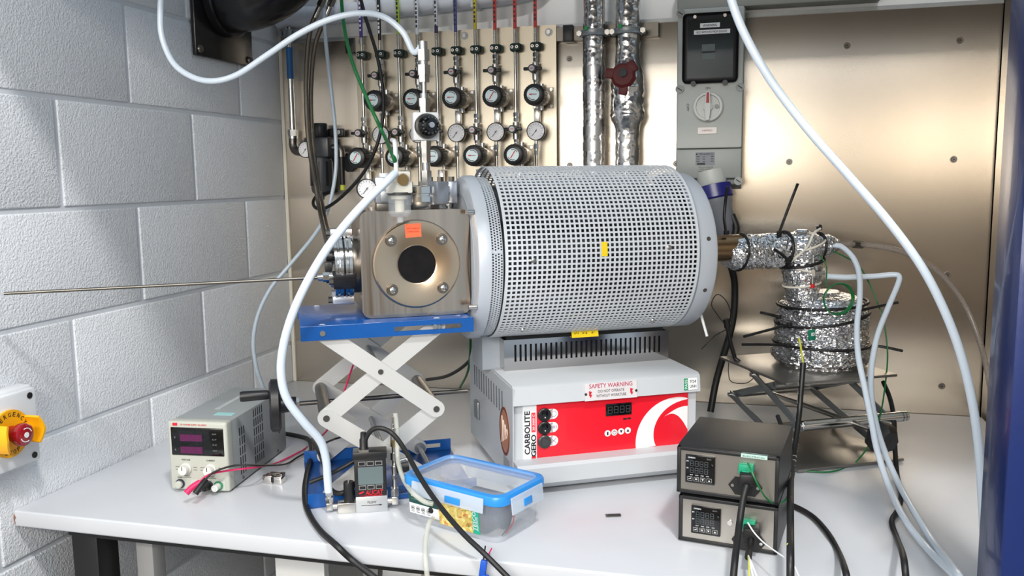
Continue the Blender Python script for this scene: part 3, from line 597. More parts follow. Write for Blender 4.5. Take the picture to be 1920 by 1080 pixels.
for t in (168, 205): 
    t = radians(t); d = Vector((0, cos(t), sin(t))); p = Vector((.424, AX0, AZ))+d*R0; MB().cyl(p-d*.002, p+d*.0008, .0045).build('ring_screw', DKST, fu)
MB().lathe([(.13, -.0605), (.135, -.0605), (.135, -.0625), (.13, -.0625)], (0, AX0, AZ), X_, 72, False).build('end_groove', FS_, fu)
for y, z in ((-.145, -.085), (-.135, .10), (.135, .10)):
    MB().cyl((-.0604, AX0+y*.98, AZ+z), (-.076, AX0+y*.98, AZ+z), .0055).build('end_bolt', SATIN, fu)
YT = mat('yellow_tape', (244, 212, 24), .4)
g = MB(); t0, t1 = radians(171), radians(180)
for k in range(5):
    for x in (.186, .198):
        t = t0+(t1-t0)*k/4; g.bm.verts.new((x, AX0+cos(t)*(R0+.0098), AZ+.009+sin(t)*(R0+.0098)))
g.bm.verts.ensure_lookup_table(); V = g.bm.verts
for k in range(4): g.bm.faces.new((V[2*k], V[2*k+1], V[2*k+3], V[2*k+2]))
r_ = bmesh.ops.extrude_face_region(g.bm, geom=list(g.bm.faces)); bmesh.ops.translate(g.bm, verts=[v for v in r_['geom'] if isinstance(v, bmesh.types.BMVert)], vec=(0, .0006, 0))
g.build('yellow_tape', YT, fu)
yl = MB().box((.196, .157, .2895), (.060, .0015, .019), Matrix.Rotation(-.25, 3, 'X')).build('yellow_label', YT, fu)
for x, w_ in ((.176, .010), (.196, .012), (.214, .009)): text({.176: '101', .196: 'KA', .214: 'AL'}[x], (x, .1555, .2885), w_, .007, mat('olive_ink', (96, 84, 30), .6), yl, v=Vector((0, -.247, .969)))
MB().lathe([(.030, .445), (.030, .60), (.026, .60), (.026, .445)], (0, AX0, AZ), X_, 40, False).build('work_tube', mat('bronze_tube', (150, 122, 92), .3, 1, .1, 30), fu)
MB().lathe([(.030, -.0638), (.030, -.060), (.026, -.060), (.026, -.0638)], (0, AX0, AZ), X_, 40, False).build('tube_collar', BLACK, fu)
g = MB().sweep([(.452, .15, .376), (.456, .15, .345), (.462, .14, .31), (.470, .13, .27)], .0032, 8, 5).build('lead_wire', WHITE, fu, 60)
# ------------------------------------------------------------ vacuum chamber cube
vc = thing('vacuum_chamber', 'square stainless vacuum chamber with round bolted viewport flange', 'vacuum chamber', FO, TH)
CB = mat('chamber_steel', (206, 186, 166), .17, 1, .62, 2.4, stretch=(8, 1, .45), rv=.05, bump=.5, bs=3)  # warm room reflections put into the colour as tint and vertical streaks
x0, x1, y0, y1, z0, z1 = -.277, -.064, .105, .315, .353, .561; rr = .017
poly = []
for cx_, cz_, a0 in ((x1-rr, z1-rr, 0), (x0+rr, z1-rr, 90), (x0+rr, z0+rr, 180), (x1-rr, z0+rr, 270)):
    for k in range(6): t = radians(a0+18*k); poly.append((cx_+cos(t)*rr, y0, cz_+sin(t)*rr))
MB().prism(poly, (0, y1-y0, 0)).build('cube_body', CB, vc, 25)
vx, vz = -.1705, .456
ff = MB().lathe([(.037, 0), (.037, .009), (.040, .0105), (.082, .0105), (.0845, .008), (.0845, 0)], (vx, y0, vz), (0, -1, 0), 72, False).build('viewport_flange', mat('flange_steel', (222, 196, 166), .24, 1, .08, 5), vc)
MB().lathe([(.0846, 0), (.0866, 0), (.0866, .0012), (.0846, .0012)], (vx, y0, vz), (0, -1, 0), 72, False).build('flange_shadow_ring', DKST, ff)  # dark ring standing in for the shadow line round the flange
MB().cyl((vx, y0-.001, vz), (vx, y0-.004, vz), .037, None, 40).build('viewport_glass', mat('dark_viewport_glass', (20, 15, 12), .05, 0, .9, 30, spec=.3), ff)
for sx in (-1, 1):
    for sz in (-1, 1):
        p = Vector((vx+sx*.0495, y0-.0105, vz+sz*.0475)); b_ = MB().cyl(p, p-EY*.0012, .0115, None, 22).hexn(p-EY*.0012, p-EY*.008, .0105).build('flange_nut', mat('nut_steel', (150, 138, 124), .25, 1), ff); MB().lathe([(.0058, .008), (.0058, .011), (.003, .0125), (0, .0125)], p, (0, -1, 0), 16).build('bolt_end', POL, b_)
plate('orange_sticker', (vx-.006, y0-.0110, vz+.066), .031, .026, mat('sticker_orange_red', (240, 106, 66), .55), ff, u=Vector((.998, 0, .05)), v=Vector((-.05, 0, .998)))
text('HOT WHEN IN', (vx-.006, y0-.0116, vz+.070), .024, .003, mat('orange_print', (196, 60, 40), .6), ff); text('OPERATION', (vx-.006, y0-.0116, vz+.064), .022, .003, mat('orange_print'), ff)
# left port: flange stack held by claw clamps
fz = .447
lp = MB().lathe([(.055, 0), (.055, .012)], (x0, .21, fz), (-1, 0, 0), 48).build('side_neck', DKST, vc)
MB().lathe([(.062, .010), (.064, .012), (.064, .018), (.060, .0195), (.060, .0205), (.064, .022), (.064, .0255), (.058, .0255)], (x0, .21, fz), (-1, 0, 0), 56).build('port_flange', POL, vc)
MB().lathe([(.058, .0255), (.058, .0295)], (x0, .21, fz), (-1, 0, 0), 48).build('seal_ring', BLACK, vc)
MB().lathe([(.064, .0295), (.064, .036), (.061, .037), (.061, .0395), (.064, .041), (.064, .046), (0, .047)], (x0, .21, fz), (-1, 0, 0), 56).build('blank_flange', POL, vc)
CLW = mat('claw_aluminium', (176, 182, 192), .35, .8)
for t in (90, 200, 270, 330):
    t = radians(t); d = Vector((0, cos(t), sin(t))); p = Vector((x0-.029, .21, fz))+d*.068; R = Matrix.Rotation(t-pi/2, 3, 'X')
    k = MB().box(p, (.044, .030, .017), R, .003).box(p-d*.012+Vector((.019, 0, 0)), (.007, .028, .012), R).box(p-d*.012+Vector((-.019, 0, 0)), (.007, .028, .012), R).build('claw_clamp', CLW if t != radians(200) else BLACK, vc)
    MB().hexn(p+Vector((-.022, 0, 0)), p+Vector((-.030, 0, 0)), .0065).build('claw_bolt', DKST, k)
MB().cyl((x0-.047, .16, .431), (x0-.058, .16, .431), .0085, None, 14).hexn((x0-.058, .16, .431), (x0-.070, .16, .431), .0095).cyl((x0-.070, .16, .431), (x0-.078, .16, .431), .007, None, 14).build('rod_fitting', POL, vc)
MB().cyl((x0-.047, .205, .468), (x0-.060, .205, .468), .010, None, 14).bx(x0-.064, x0-.05, .185, .205, .438, .458, .002).build('feedthrough', BLACK, vc)
# top port
tx = -.146
MB().lathe([(.060, .561), (.056, .566), (.054, .574)], (tx, .21, 0), (0, 0, 1), 48).build('top_neck', SATIN, vc)
MB().lathe([(.056, .574), (.064, .575), (.064, .586), (.060, .587), (.060, .591), (.0645, .592), (.0645, .605), (.060, .607), (0, .607)], (tx, .21, 0), (0, 0, 1), 56).build('top_flange', POL, vc)
for t in (0, 60, 120, 180, 235, 300):
    t = radians(t); d = Vector((cos(t), sin(t), 0)); p = Vector((tx, .21, .592))+d*.069; R = Matrix.Rotation(t, 3, 'Z')
    k = MB().box(p, (.019, .030, .046), R, .003).box(p-d*.013+EZ*.019, (.012, .026, .008), R).box(p-d*.013-EZ*.019, (.012, .026, .008), R).build('claw_clamp', CLW, vc)
    MB().hexn(p+EZ*.022, p+EZ*.032, .0065).build('claw_bolt', DKST, k)
ln = thing('gas_inlet_line', 'upright stack of steel compression fittings rising from the vacuum chamber', 'fitting', (0.7161,-0.7042,1.4570), TH)
g = MB()
for z_, h_, r_ in ((0, .008, .018), (.008, .022, .0115), (.030, .016, .0085), (.046, .030, .0105), (.076, .014, .012)): (g.hexn if r_ > .009 else g.cyl)((0, 0, z_), (0, 0, z_+h_), r_)
g.build('lower_fitting', SATIN, ln)
g = MB()
for z_, h_, r_ in ((.146, .012, .011), (.158, .016, .013), (.174, .010, .009), (.184, .022, .005), (.206, .014, .0115), (.220, .020, .014), (.240, .008, .009), (.248, .022, .013), (.270, .016, .009)): (g.hexn if r_ > .0095 else g.cyl)((0, 0, z_), (0, 0, z_+h_), r_)
g.build('upper_fitting', SATIN, ln)
nv = thing('needle_valve', 'square white valve block with ribbed black and chrome knob above the chamber', 'valve', (0.7161,-0.7042,1.5750), TH)
MB().box((0, 0, 0), (.052, .034, .056), None, .003).build('body', WHITE, nv)
MB().lathe([(.0245, 0), (.0255, .004), (.0245, .012), (.020, .016)], (0, -.017, 0), (.06, -1, 0), 36).build('collar', DKST, nv)
kn = MB().lathe([(.0205, .012), (.0205, .020), (.015, .026), (.015, .040), (.011, .043), (0, .043)], (0, -.017, 0), (.06, -1, 0), 30).build('knob', GLOSSB, nv)
for k in range(14):
    t = 2*pi*k/14; MB().box((cos(t)*.0152+.002, -.050, sin(t)*.0152), (.0025, .013, .003), Matrix.Rotation(-t, 3, 'Y')).build('knob_rib', DKST, kn)
MB().cyl((.0028, -.060, 0), (.0032, -.066, 0), .0055, None, 18).build('spindle', SATIN, kn)
# small filter / regulator hanging in front of the top port
fb = thing('filter_bowl', 'small cream filter unit with clear bowl in front of the chamber top', 'filter', (0.7161,-0.8515,1.4150), TH)
CR = mat('cream_plastic', (222, 220, 210), .4)
MB().box((0, 0, .040), (.046, .036, .022), None, .003).box((.002, 0, .060), (.036, .030, .020), None, .003).build('body', CR, fb)
MB().lathe([(.0215, .030), (.0215, -.008), (.017, -.014), (.010, -.016)], (0, 0, 0), (0, 0, 1), 28, False).build('bowl', CLEAR, fb)
MB().cyl((0, 0, .03), (0, 0, .018), .016).lathe([(.009, .018), (.009, -.006), (0, -.006)], (0, 0, 0), (0, 0, 1), 18).build('filter_element', mat('filter_cream', (206, 200, 180), .6), fb)
MB().lathe([(.020, .030), (.0225, .031), (.0225, .026), (.020, .025)], (0, 0, 0), (0, 0, 1), 28, False).build('bowl_ring', mat('dark_bowl_ring', (60, 60, 58), .4), fb)
MB().cyl((0, 0, -.016), (0, 0, -.026), .006).build('drain', CLEAR, fb)
MB().bar((.004, .012, .044), (.018, .062, .044), .014, .004).build('bracket', GALV, fb)
MB().cyl((.006, -.016, .056), (.004, -.026, .054), .0105, None, 18).build('push_fitting', mat('brass', (188, 164, 120), .3, 1), fb)
MB().sweep([(-.004, .004, .068), (-.004, .006, .105), (-.004, .016, .125), (-.004, .05, .13)], .0045, 10, 5).build('outlet_pipe', WHITE, fb, 60)
gb = thing('pressure_gauge', 'small dial gauge beside the grey block left of the filter bowl', 'gauge', (0.6519,-0.8560,1.4530), TH)
gauge_parts(gb, (0, 0, 0), .019); MB().cyl((0, .014, 0), (.02, .014, 0), .006).build('stem', SATIN, gb)
ab = thing('actuator_block', 'grey valve block behind the small dial gauge on the chamber', 'valve', (0.6757,-0.8251,1.4500), TH)
MB().box((0, 0, 0), (.040, .034, .050), None, .003).build('body', CLW, ab); MB().box((.002, -.019, -.012), (.026, .006, .020), None, .001).build('cover', GALV, ab); MB().cyl((0, 0, .025), (0, 0, .032), .010).build('cap', WHITE, ab)
MB().bx(-.018, .018, -.014, .014, -.040, -.025, .001).build('foot', DKST, ab)
# transfer rod
rd = thing('transfer_rod', 'long thin steel rod sticking out left from the chamber', 'rod', FO, TH)
MB().cyl((-.345, .16, .431), (-.908, .16, .425), .0030, None, 12).build('rod', DKST, rd, 60)
MB().cyl((-.348, .16, .431), (-.357, .16, .431), .0060, None, 14).build('stop_collar', POL, rd)
# ------------------------------------------------------------ blue scissor jack under the chamber (furnace frame)
bj = thing('scissor_jack', 'blue scissor lab jack with white arms carrying the vacuum chamber', 'jack', FO, TH)
WA = mat('white_arm', (206, 206, 204), .38, .25, .03, 20)
JX0, JX1, JF, JB = -.396, -.068, .060, .335
def tray(zf, sgn, name):
    t = .003; za, zb_ = (zf-.003, zf) ; g = MB().bx(JX0, JX1, JF, JB, za, zb_, .0012)
    z1 = zf-.028 if sgn < 0 else zf+.028-.003; lo, hi = min(zf-.0015, z1), max(zf-.0015, z1); mid = (lo+hi)/2
    for y in (JF, JB-t):
        a, b = -.222, -.092
        g.bx(JX0, JX1, y, y+t, lo, mid-.0045).bx(JX0, JX1, y, y+t, mid+.0045, hi).bx(JX0, a, y, y+t, mid-.0045, mid+.0045).bx(b, JX1, y, y+t, mid-.0045, mid+.0045)
    return g.build(name, BLUE, bj)
tray(.352, -1, 'top_plate'); tray(.0035, 1, 'base_plate')
JM = (-.355, .172); JR = (-.144, .173); TL, TR = (-.356, .337), (-.138, .337); BLp, BRp = (-.352, .018), (-.142, .018)
for y, f_ in ((JF+.008, 1), (JB-.016, 0)):
    def arm(p, q, off):
        g = MB(); a = Vector((p[0], y+off, p[1])); b = Vector((q[0], y+off, q[1])); x = (b-a).normalized(); n = Vector((-x.z, 0, x.x)); poly = []
        for k in range(9): t = pi/2+pi*k/8; poly.append(a+(x*cos(t)+n*sin(t))*.0165)
        for k in range(9): t = -pi/2+pi*k/8; poly.append(b+(x*cos(t)+n*sin(t))*.0165)
        g.prism(poly, (0, .004, 0)); g.build('arm', WA, bj)
    arm(TL, JR, 0); arm(TR, JM, .005); arm(JM, BRp, 0); arm(JR, BLp, .005)
    for p, r in ((TL, .004), (JR, .0062), (JM, .0062), (((TL[0]+JR[0])/2+.0, (TL[1]+JR[1])/2), .0052), (TR, .005), (BRp, .005), (BLp, .005)):
        yy = y-.0015 if f_ else y+.009; MB().cyl((p[0], yy, p[1]), (p[0], yy+.0025, p[1]), r, None, 18).build('pivot_pin', DKST if r > .0045 else SATIN, bj)
MB().cyl((TL[0], JF-.002, TL[1]), (TL[0], JF+.006, TL[1]), .0052, None, 16).build('pivot_screw', SATIN, bj)
MB().hexn((TR[0]-.006, JF-.002, TR[1]+.001), (TR[0]-.006, JF+.007, TR[1]+.001), .0052).build('slot_nut', SATIN, bj)
for p in (JM, JR): MB().cyl((p[0], JF+.017, p[1]), (p[0], JB-.016, p[1]), .0125, None, 24).build('cross_bar', DKST, bj)
for p, z_ in ((((TL[0]+JR[0])/2), (TL[1]+JR[1])/2), ((JM[0]+BRp[0])/2, (JM[1]+BRp[1])/2)): MB().cyl((p, JF+.017, z_), (p, JB-.016, z_), .0055, None, 14).build('tie_rod', GALV, bj)
for p in (BRp, BLp, TR): MB().cyl((p[0], JF+.004, p[1]), (p[0], JB-.004, p[1]), .0055, None, 14).cyl((p[0], JB-.024, p[1]), (p[0], JB-.006, p[1]), .012, None, 18).build('roller', GALV, bj)
SZ = .1725; SYm = .195
MB().cyl((-.425, SYm, SZ), (-.055, SYm, SZ), .0048, None, 12).build('lead_screw', DKST, bj)
MB().hexn((-.408, SYm, SZ), (-.402, SYm, SZ), .0115).build('lock_nut', POL, bj)
hd = MB().cyl((-.408, SYm, SZ), (-.438, SYm, SZ), .0145, .0165, 20).lathe([(0, -.438), (.046, -.438), (.053, -.442), (.053, -.456), (.046, -.460), (0, -.460)], (0, SYm, SZ), (1, 0, 0), 40).build('hand_wheel', BLACK, bj)
MB().lathe([(.008, 0), (.0095, .004), (.0105, .050), (.0095, .055), (0, .056)], (-.460, SYm-.012, SZ+.026), (-1, 0, 0), 20).build('crank_peg', BLACK, hd)
# ------------------------------------------------------------ silver lab jack at the right (furnace frame)
lj = thing('lab_jack', 'grey steel lab jack carrying the foil-wrapped vessel', 'jack', FO, TH)
LS = mat('jack_grey_steel', (150, 148, 144), .34, .9, .06, 12); LD = mat('jack_link_steel', (150, 154, 156), .40, .85, .08, 30)
MB().bx(.622, .905, .055, .350, .165, .171, .001).build('top_plate', LS, lj)
MB().bx(.598, .858, -.035, .285, .002, .008, .001).build('base_plate', LS, lj)
for x in (.615, .84):
    for y in (-.02, .27): MB().cyl((x, y, 0), (x, y, .003), .008).build('foot_pad', SATB, lj)
FM, BM, ZM = .012, .30, .086
for x in (.628, .850):
    for a, b, off in (((FM, ZM), (.20, .158), 0), ((BM, ZM), (.10, .158), .007), ((FM, ZM), (.21, .018), .007), ((BM, ZM), (.05, .018), 0)):
        MB().bar((x+off, a[0], a[1]), (x+off, b[0], b[1]), .016, .004, (1, 0, 0), .001, .006).build('link', LD, lj)
    for p in ((FM, ZM), (BM, ZM), (.20, .158), (.10, .158)): MB().cyl((x-.008, p[0], p[1]), (x+.012, p[0], p[1]), .0055, None, 14).build('pivot', SATIN, lj)
MB().cyl((.635, FM, ZM), (.882, FM, ZM), .0115, None, 22).cyl((.884, FM, ZM), (.890, FM, ZM), .0115, None, 22).cyl((.892, FM, ZM), (.898, FM, ZM), .011, None, 22).build('front_bar', POL, lj)
MB().cyl((.635, BM, ZM), (.85, BM, ZM), .009, None, 18).build('rear_bar', SATIN, lj); MB().cyl((.62, .10, .155), (.87, .10, .155), .0095, None, 18).build('upper_bar', SATIN, lj)
MB().cyl((.76, -.055, ZM), (.72, .33, ZM), .0055, None, 12).build('lead_screw', SATIN, lj)
kb_ = MB()
kb_.lathe([(.010, 0), (.028, -.006), (.035, -.014), (.034, -.034), (.024, -.046), (0, -.048)], (.762, -.055, ZM-.006), (-.1, 1, .2), 7).build('knob', SATB, lj)
# ------------------------------------------------------------ foil wrapped pipework
def foil_mesh(path, radii, n=56, rows=60, amp=.003, seed=0, cap=True):
    P = cr(path, 12); m = len(P)-1; g = MB(); R = []
    u = None
    for i in range(rows+1):
        f_ = i/rows*m; a = min(int(f_), m-1); p = P[a].lerp(P[a+1], f_-a); t = (P[min(a+1, m)]-P[max(a-1, 0)] if a else P[1]-P[0]).normalized()
        u = t.orthogonal().normalized() if u is None else (u-t*u.dot(t)).normalized(); v = t.cross(u)
        h = i/rows*(len(radii)-1); b = min(int(h), len(radii)-2); q = h-b; q = q*q*(3-2*q); r = radii[b]+(radii[b+1]-radii[b])*q; row = []
        for k in range(n):
            d = u*cos(2*pi*k/n)+v*sin(2*pi*k/n); s_ = (p+d*r)*1.0+Vector((seed, seed*.3, 0))
            e = amp*(.9*noise.noise(s_*28)+.9*(abs(noise.noise(s_*75))-.25)+.45*noise.noise(s_*170)+random.uniform(-.16, .16))
            row.append(g.bm.verts.new(p+d*(r+e)))
        R.append(row)
    for A, B in zip(R, R[1:]):
        for k in range(n): g.bm.faces.new((A[k], A[(k+1) % n], B[(k+1) % n], B[k]))
    if cap: g.bm.faces.new(R[0][::-1]); g.bm.faces.new(R[-1])
    bmesh.ops.triangulate(g.bm, faces=[f for f in g.bm.faces if len(f.verts) == 4])
    return g
fo = thing('foil_wrapped_trap', 'foil-wrapped elbow pipe and round vessel standing on the lab jack', 'vessel', FO, TH)
foil_mesh([(.555, .21, .445), (.60, .21, .444), (.65, .21, .445), (.715, .21, .447)], [.030, .040, .041, .039, .041, .040], 46, 40, .0042, 3).build('tube_lagging', FOIL, fo, 0)
foil_mesh([(.752, .21, .492), (.752, .21, .45), (.754, .21, .40), (.757, .21, .33)], [.012, .041, .048, .050, .047, .046, .044, .039, .038], 50, 60, .0042, 7).build('elbow_lagging', FOIL, fo, 0)
foil_mesh([(.78, .21, .452), (.81, .21, .452), (.848, .21, .454)], [.030, .030, .027, .024, .014], 36, 24, .0034, 11).build('stub_lagging', FOIL, fo, 0)
foil_mesh([(.812, .21, .171), (.812, .21, .25), (.812, .21, .345)], [.094, .108, .111, .110, .108, .107, .106, .106, .105, .103, .098, .084, .04], 120, 96, .0058, 19).build('vessel_lagging', FOIL, fo, 0)
WR = mat('lagging_string', (216, 212, 200), .6)
g = MB()
for z, r, dz in ((.365, .043, .006), (.395, .047, -.012), (.455, .050, .016)): g.sweep([(.755+cos(t/8*2*pi)*r, .21+sin(t/8*2*pi)*r, z+dz*cos(t/8*2*pi)) for t in range(9)], .0024, 6, 4)
g.sweep([(.752-.048, .18, .42), (.735, .163, .455), (.752, .165, .485), (.78, .18, .495)], .0028, 6, 5).build('binding_cord', WR, fo, 60)
tt = thing('thermocouple_socket', 'small green thermocouple plug dangling in front of the foil vessel', 'connector', (1.4962,-0.3916,1.1173), TH+.2)
MB().box((0, 0, 0), (.017, .006, .024), Matrix.Rotation(-.12, 3, 'Y'), .001).build('body', mat('tc_green', (22, 120, 92), .45), tt); plate('white_patch', (0, -.0034, .002), .009, .007, WINK, tt); text('K', (.001, -.0039, .002), .0035, .004, INK, tt)
MB().sweep([(0, 0, .012), (-.003, .004, .03), (.004, .008, .055), (.012, .012, .08)], .001, 6, 5).build('fine_wire', SATIN, tt, 60)
g_ = thing('valve_fitting', 'small steel tube fitting beside the foil elbow', 'fitting', (1.5090,-0.2922,1.2442), TH)
MB().cyl((-.008, 0, -.025), (-.008, 0, .06), .003).hexn((-.008, 0, -.006), (-.008, 0, .008), .008).hexn((-.004, 0, 0), (.012, 0, 0), .0075).cyl((.012, 0, 0), (.020, 0, 0), .0055).build('tee', SATIN, g_); MB().cyl((-.008, 0, -.025), (-.008, 0, -.034), .005).build('red_end', RED, g_)
NT = mat('nylon_tie_black', (14, 14, 15), .45)
def ring(cx, cy, cz, r, tilt, ax='z', n=20, a0=0):
    out = []
    for k in range(n+1):
        t = a0+2*pi*k/n
        if ax == 'z': out.append((cx+cos(t)*r, cy+sin(t)*r, cz+tilt*cos(t)))
        else: out.append((cx+tilt*cos(t), cy+sin(t)*r, cz+cos(t)*r))
    return out
def tie(label, loop, tail, wdt=.0034):
    t = thing('cable_tie', label, 'cable tie', FO, TH, 'black cable ties on the foil')
    MB().sweep(loop, wdt, 8, 2).build('strap', NT, t, 60)
    MB().box(Vector(tail[0]), (.011, .009, .010), None, .0015).build('head', NT, t)
    for q in tail[1:] if isinstance(tail[1][0], tuple) else [tail]: MB().sweep(q, wdt, 6, 5).build('tail', NT, t, 60)
def vring(z, r, tilt): return ring(.812, .21, z, r, tilt, 'z', 32)
tie('black cable tie around the lower part of the foil vessel', vring(.222, .1095, -.002), [(0.6596,0.1100,0.2412), [(0.6596,0.1100,0.2412), (0.6025,0.1000,0.2490), (0.5338,0.0900,0.2552)], [(0.9081,0.1400,0.2200), (0.9290,0.1200,0.2174), (0.9606,0.1100,0.2097)]])
tie('black cable tie slanting up to the right around the upper foil vessel', vring(.286, .1065, .018), [(0.6607,0.1100,0.2894), [(0.6607,0.1100,0.2894), (0.6015,0.1000,0.2813), (0.5372,0.0900,0.2726)], [(0.8318,0.1200,0.3066), (0.8882,0.1200,0.3148), (0.9429,0.1100,0.3246)]])
tie('short black cable tie end behind the top of the foil vessel', ring(.812, .21, .318, .102, .006, 'z', 32), [(0.6649,0.1600,0.2983), (0.6429,0.1600,0.3044), (0.6136,0.1500,0.3123)])
tie('black cable tie around the foil pipe next to the furnace ring', ring(.590, .21, .445, .0415, .004, 'x'), [(0.5452,0.1900,0.4921), (0.5392,0.1900,0.5233), (0.5411,0.1900,0.5590), (0.5401,0.1800,0.5947)])
tie('black cable tie at the foil elbow with tail standing up', ring(.703, .21, .447, .042, .004, 'x'), [(0.6792,0.1900,0.4871), (0.6843,0.1800,0.5179), (0.6956,0.1700,0.5626), (0.7043,0.1600,0.5996)])
tie('black cable tie around the foil elbow with tail to the left', ring(.754, .21, .415, .050, .010), [(0.6855,0.1600,0.4270), (0.6623,0.1500,0.4420), (0.6369,0.1400,0.4544)])
tie('black cable tie around the foil stub right of the elbow', ring(.796, .21, .452, .031, .002, 'x'), [(0.7904,0.2000,0.4945), (0.7917,0.2000,0.4982), (0.7944,0.2000,0.5019)])
zt_ = thing('cable_stub', 'short black cable tie strip hanging by thin wire below the furnace', 'cable tie', (1.3292,-0.2394,1.0016), TH)
MB().sweep([(1.3107,-0.2499,1.1166), (1.3189,-0.2452,1.0753), (1.3325,-0.2375,1.0253)], .005, 8, 4).build('strip', NT, None, 60)
bpy.data.objects['strip'].parent = zt_; bpy.data.objects['strip'].matrix_parent_inverse = Matrix.LocRotScale(zt_.location, zt_.rotation_euler, None).inverted()
def wchild(o, par): o.parent = par; o.matrix_parent_inverse = Matrix.LocRotScale(par.location, par.rotation_euler, None).inverted(); return o
wchild(MB().sweep([(1.3109,-0.2498,1.1061), (1.2892,-0.2621,1.1362), (1.2752,-0.2701,1.1630), (1.2884,-0.2626,1.1856), (1.3097,-0.2505,1.1676), (1.3216,-0.2437,1.1316), (1.3134,-0.2483,1.1019), (1.2840,-0.2651,1.0842), (1.2536,-0.2824,1.0536)], .0012, 6, 6).build('thin_wire', NT, None, 60), zt_)
wchild(MB().sweep([(1.3325,-0.2375,1.0253), (1.3605,-0.2445,1.0068), (1.3908,-0.2503,0.9884)], .005, 8, 4).build('strip_end', NT, None, 60), zt_)
wchild(MB().sweep([(1.3176,-0.2460,1.0158), (1.3181,-0.2457,0.9892), (1.3262,-0.2641,0.9726), (1.3610,-0.2788,0.9751), (1.3876,-0.2751,0.9991)], .0011, 6, 6).build('loop_wire', NT, None, 60), zt_)
wchild(MB().cyl((1.3094,-0.2564,1.1254), (1.3135,-0.2541,1.1043), .008, None, 8).build('strip_head', NT, None), zt_)
# ------------------------------------------------------------ bench power supply
ps = thing('power_supply', 'beige bench power supply with two dark digital displays', 'power supply', (.236, -.929, .85), radians(6.5))
PB = mat('psu_beige', (178, 180, 170), .45, 0, .02, 14); PG = mat('psu_case_grey', (140, 145, 146), .5, 0, .03, 14)
W_, D_, H_ = .126, .285, .146
MB().bx(.001, W_-.001, .022, D_, .004, H_-.002, .002).build('case', PG, ps)
MB().bx(0, W_, -.002, .024, .003, H_, .005, 3).build('front_bezel', PB, ps)
for x in (.012, W_-.012):
    for y in (.02, D_-.02): MB().cyl((x, y, 0), (x, y, .005), .007).build('foot', SATB, ps)
MB().bx(.050, .062, .10, .25, H_-.0022, H_-.0014).build('top_label', mat('faded_label', (170, 174, 174), .5, 0, .15, 150), ps)
MB().bx(.070, .110, .055, .075, H_-.0022, H_-.0015).build('test_sticker', mat('teal_sticker', (150, 200, 200), .5), ps)
dsp = MB().bx(.007, .119, -.0035, 0, .076, .134, .002).build('display_window', GLOSSB, ps)
PL = mat('unlit_red_display', (82, 24, 68), .25)
for z in (.113, .088):
    q = MB().bx(.027, .074, -.0042, -.0033, z-.007, z+.007).build('led_display', PL, dsp); digits(4, .031, z-.005, .0065, .010, .004, -.0046, mat('unlit_seg', (98, 30, 78), .3), q)
for i, z in enumerate((.122, .111, .100, .088)): text(('OVP', 'C.V', 'C.C', 'OUT')[i], (.100, -.0038, z), .009, .003, mat('grey_legend', (120, 122, 124), .5), dsp)
for z, ch in ((.113, 'V'), (.088, 'A')): text(ch, (.016, -.0038, z), .0035, .0045, mat('grey_legend'), dsp)
MB().bx(.012, .022, -.0026, -.0018, .137, .1425).build('red_logo', RINK, ps); text('DC POWER SUPPLY RS-3005D', (.056, -.0023, .1395), .056, .003, RINK, ps)
for x, tx in ((.036, 'VOLTAGE'), (.089, 'CURRENT')):
    k = MB().lathe([(.0115, 0), (.0115, .004), (.0098, .006), (.0092, .017), (.008, .018), (0, .018)], (x, -.002, .049), (0, -1, 0), 30).build('dial_knob', mat('psu_knob', (214, 214, 206), .4), ps); MB().bx(x-.0006, x+.0006, -.0206, -.0198, .050, .058).build('knob_line', INK, k)
    text(tx, (x, -.0023, .067), .018, .0032, INK, ps)
    g = MB()
    for sx in (-1, 1): g.bx(x+sx*.019-.004, x+sx*.019+.004, -.0024, -.0019, .0515, .0523).bx(x+sx*.019-.004, x+sx*.019+.004, -.0024, -.0019, .046, .0468)
    g.bx(x-.006, x+.006, -.0024, -.0019, .033, .0338).bx(x-.009, x+.009, -.0024, -.0019, .030, .0308); g.build('knob_legend', INK, ps)
b_ = MB().lathe([(.0095, 0), (.0095, .003), (.0085, .004)], (.021, -.002, .017), (0, -1, 0), 26).build('power_button', mat('button_rim', (40, 44, 70), .4), ps); MB().lathe([(.0075, 0), (.0075, .009), (.006, .0105), (0, .0105)], (.021, -.002, .017), (0, -1, 0), 24).build('button_cap', PB, b_)
text('POWER', (.021, -.0023, .030), .010, .0026, INK, ps)
MB().prism([(.040, -.002, .008), (.046, -.002, .0265), (.118, -.002, .0265), (.118, -.002, .006), (.041, -.002, .006)], (0, -.0008, 0)).build('terminal_field', mat('terminal_grey', (184, 188, 182), .45), ps)
for x, m_ in ((.062, RED), (.082, BLACK), (.103, mat('terminal_green', (30, 130, 80), .4))):
    t_ = MB().lathe([(.0095, 0), (.0095, .003), (.007, .004)], (x, -.0025, .016), (0, -1, 0), 24).build('terminal_ring', m_, ps)
    MB().lathe([(.0068, .003), (.0068, .018), (.004, .019), (.004, .021), (0, .021)], (x, -.0025, .016), (0, -1, 0), 20).build('terminal_post', mat('terminal_white', (224, 226, 220), .4) if x > .1 else m_, t_)
SD = mat('vent_hole', (44, 46, 52), .7)
for y, n in ((.052, 5), (.120, 6)):
    for col_ in range(3 if y < .1 else 5):
        for r_ in range(n): MB().bx(W_-.0014, W_-.0006, y+col_*.010, y+col_*.010+.0038, .020+r_*.0205, .020+r_*.0205+.0165).build('vent_slot', SD, ps)
for y in (.06, .235): MB().cyl((W_-.001, y, .012), (W_+.001, y, .012), .003).build('case_screw', DKST, ps)
MB().bx(W_-.0008, W_+.001, .245, .248, .05, .054).build('rear_screw', DKST, ps)
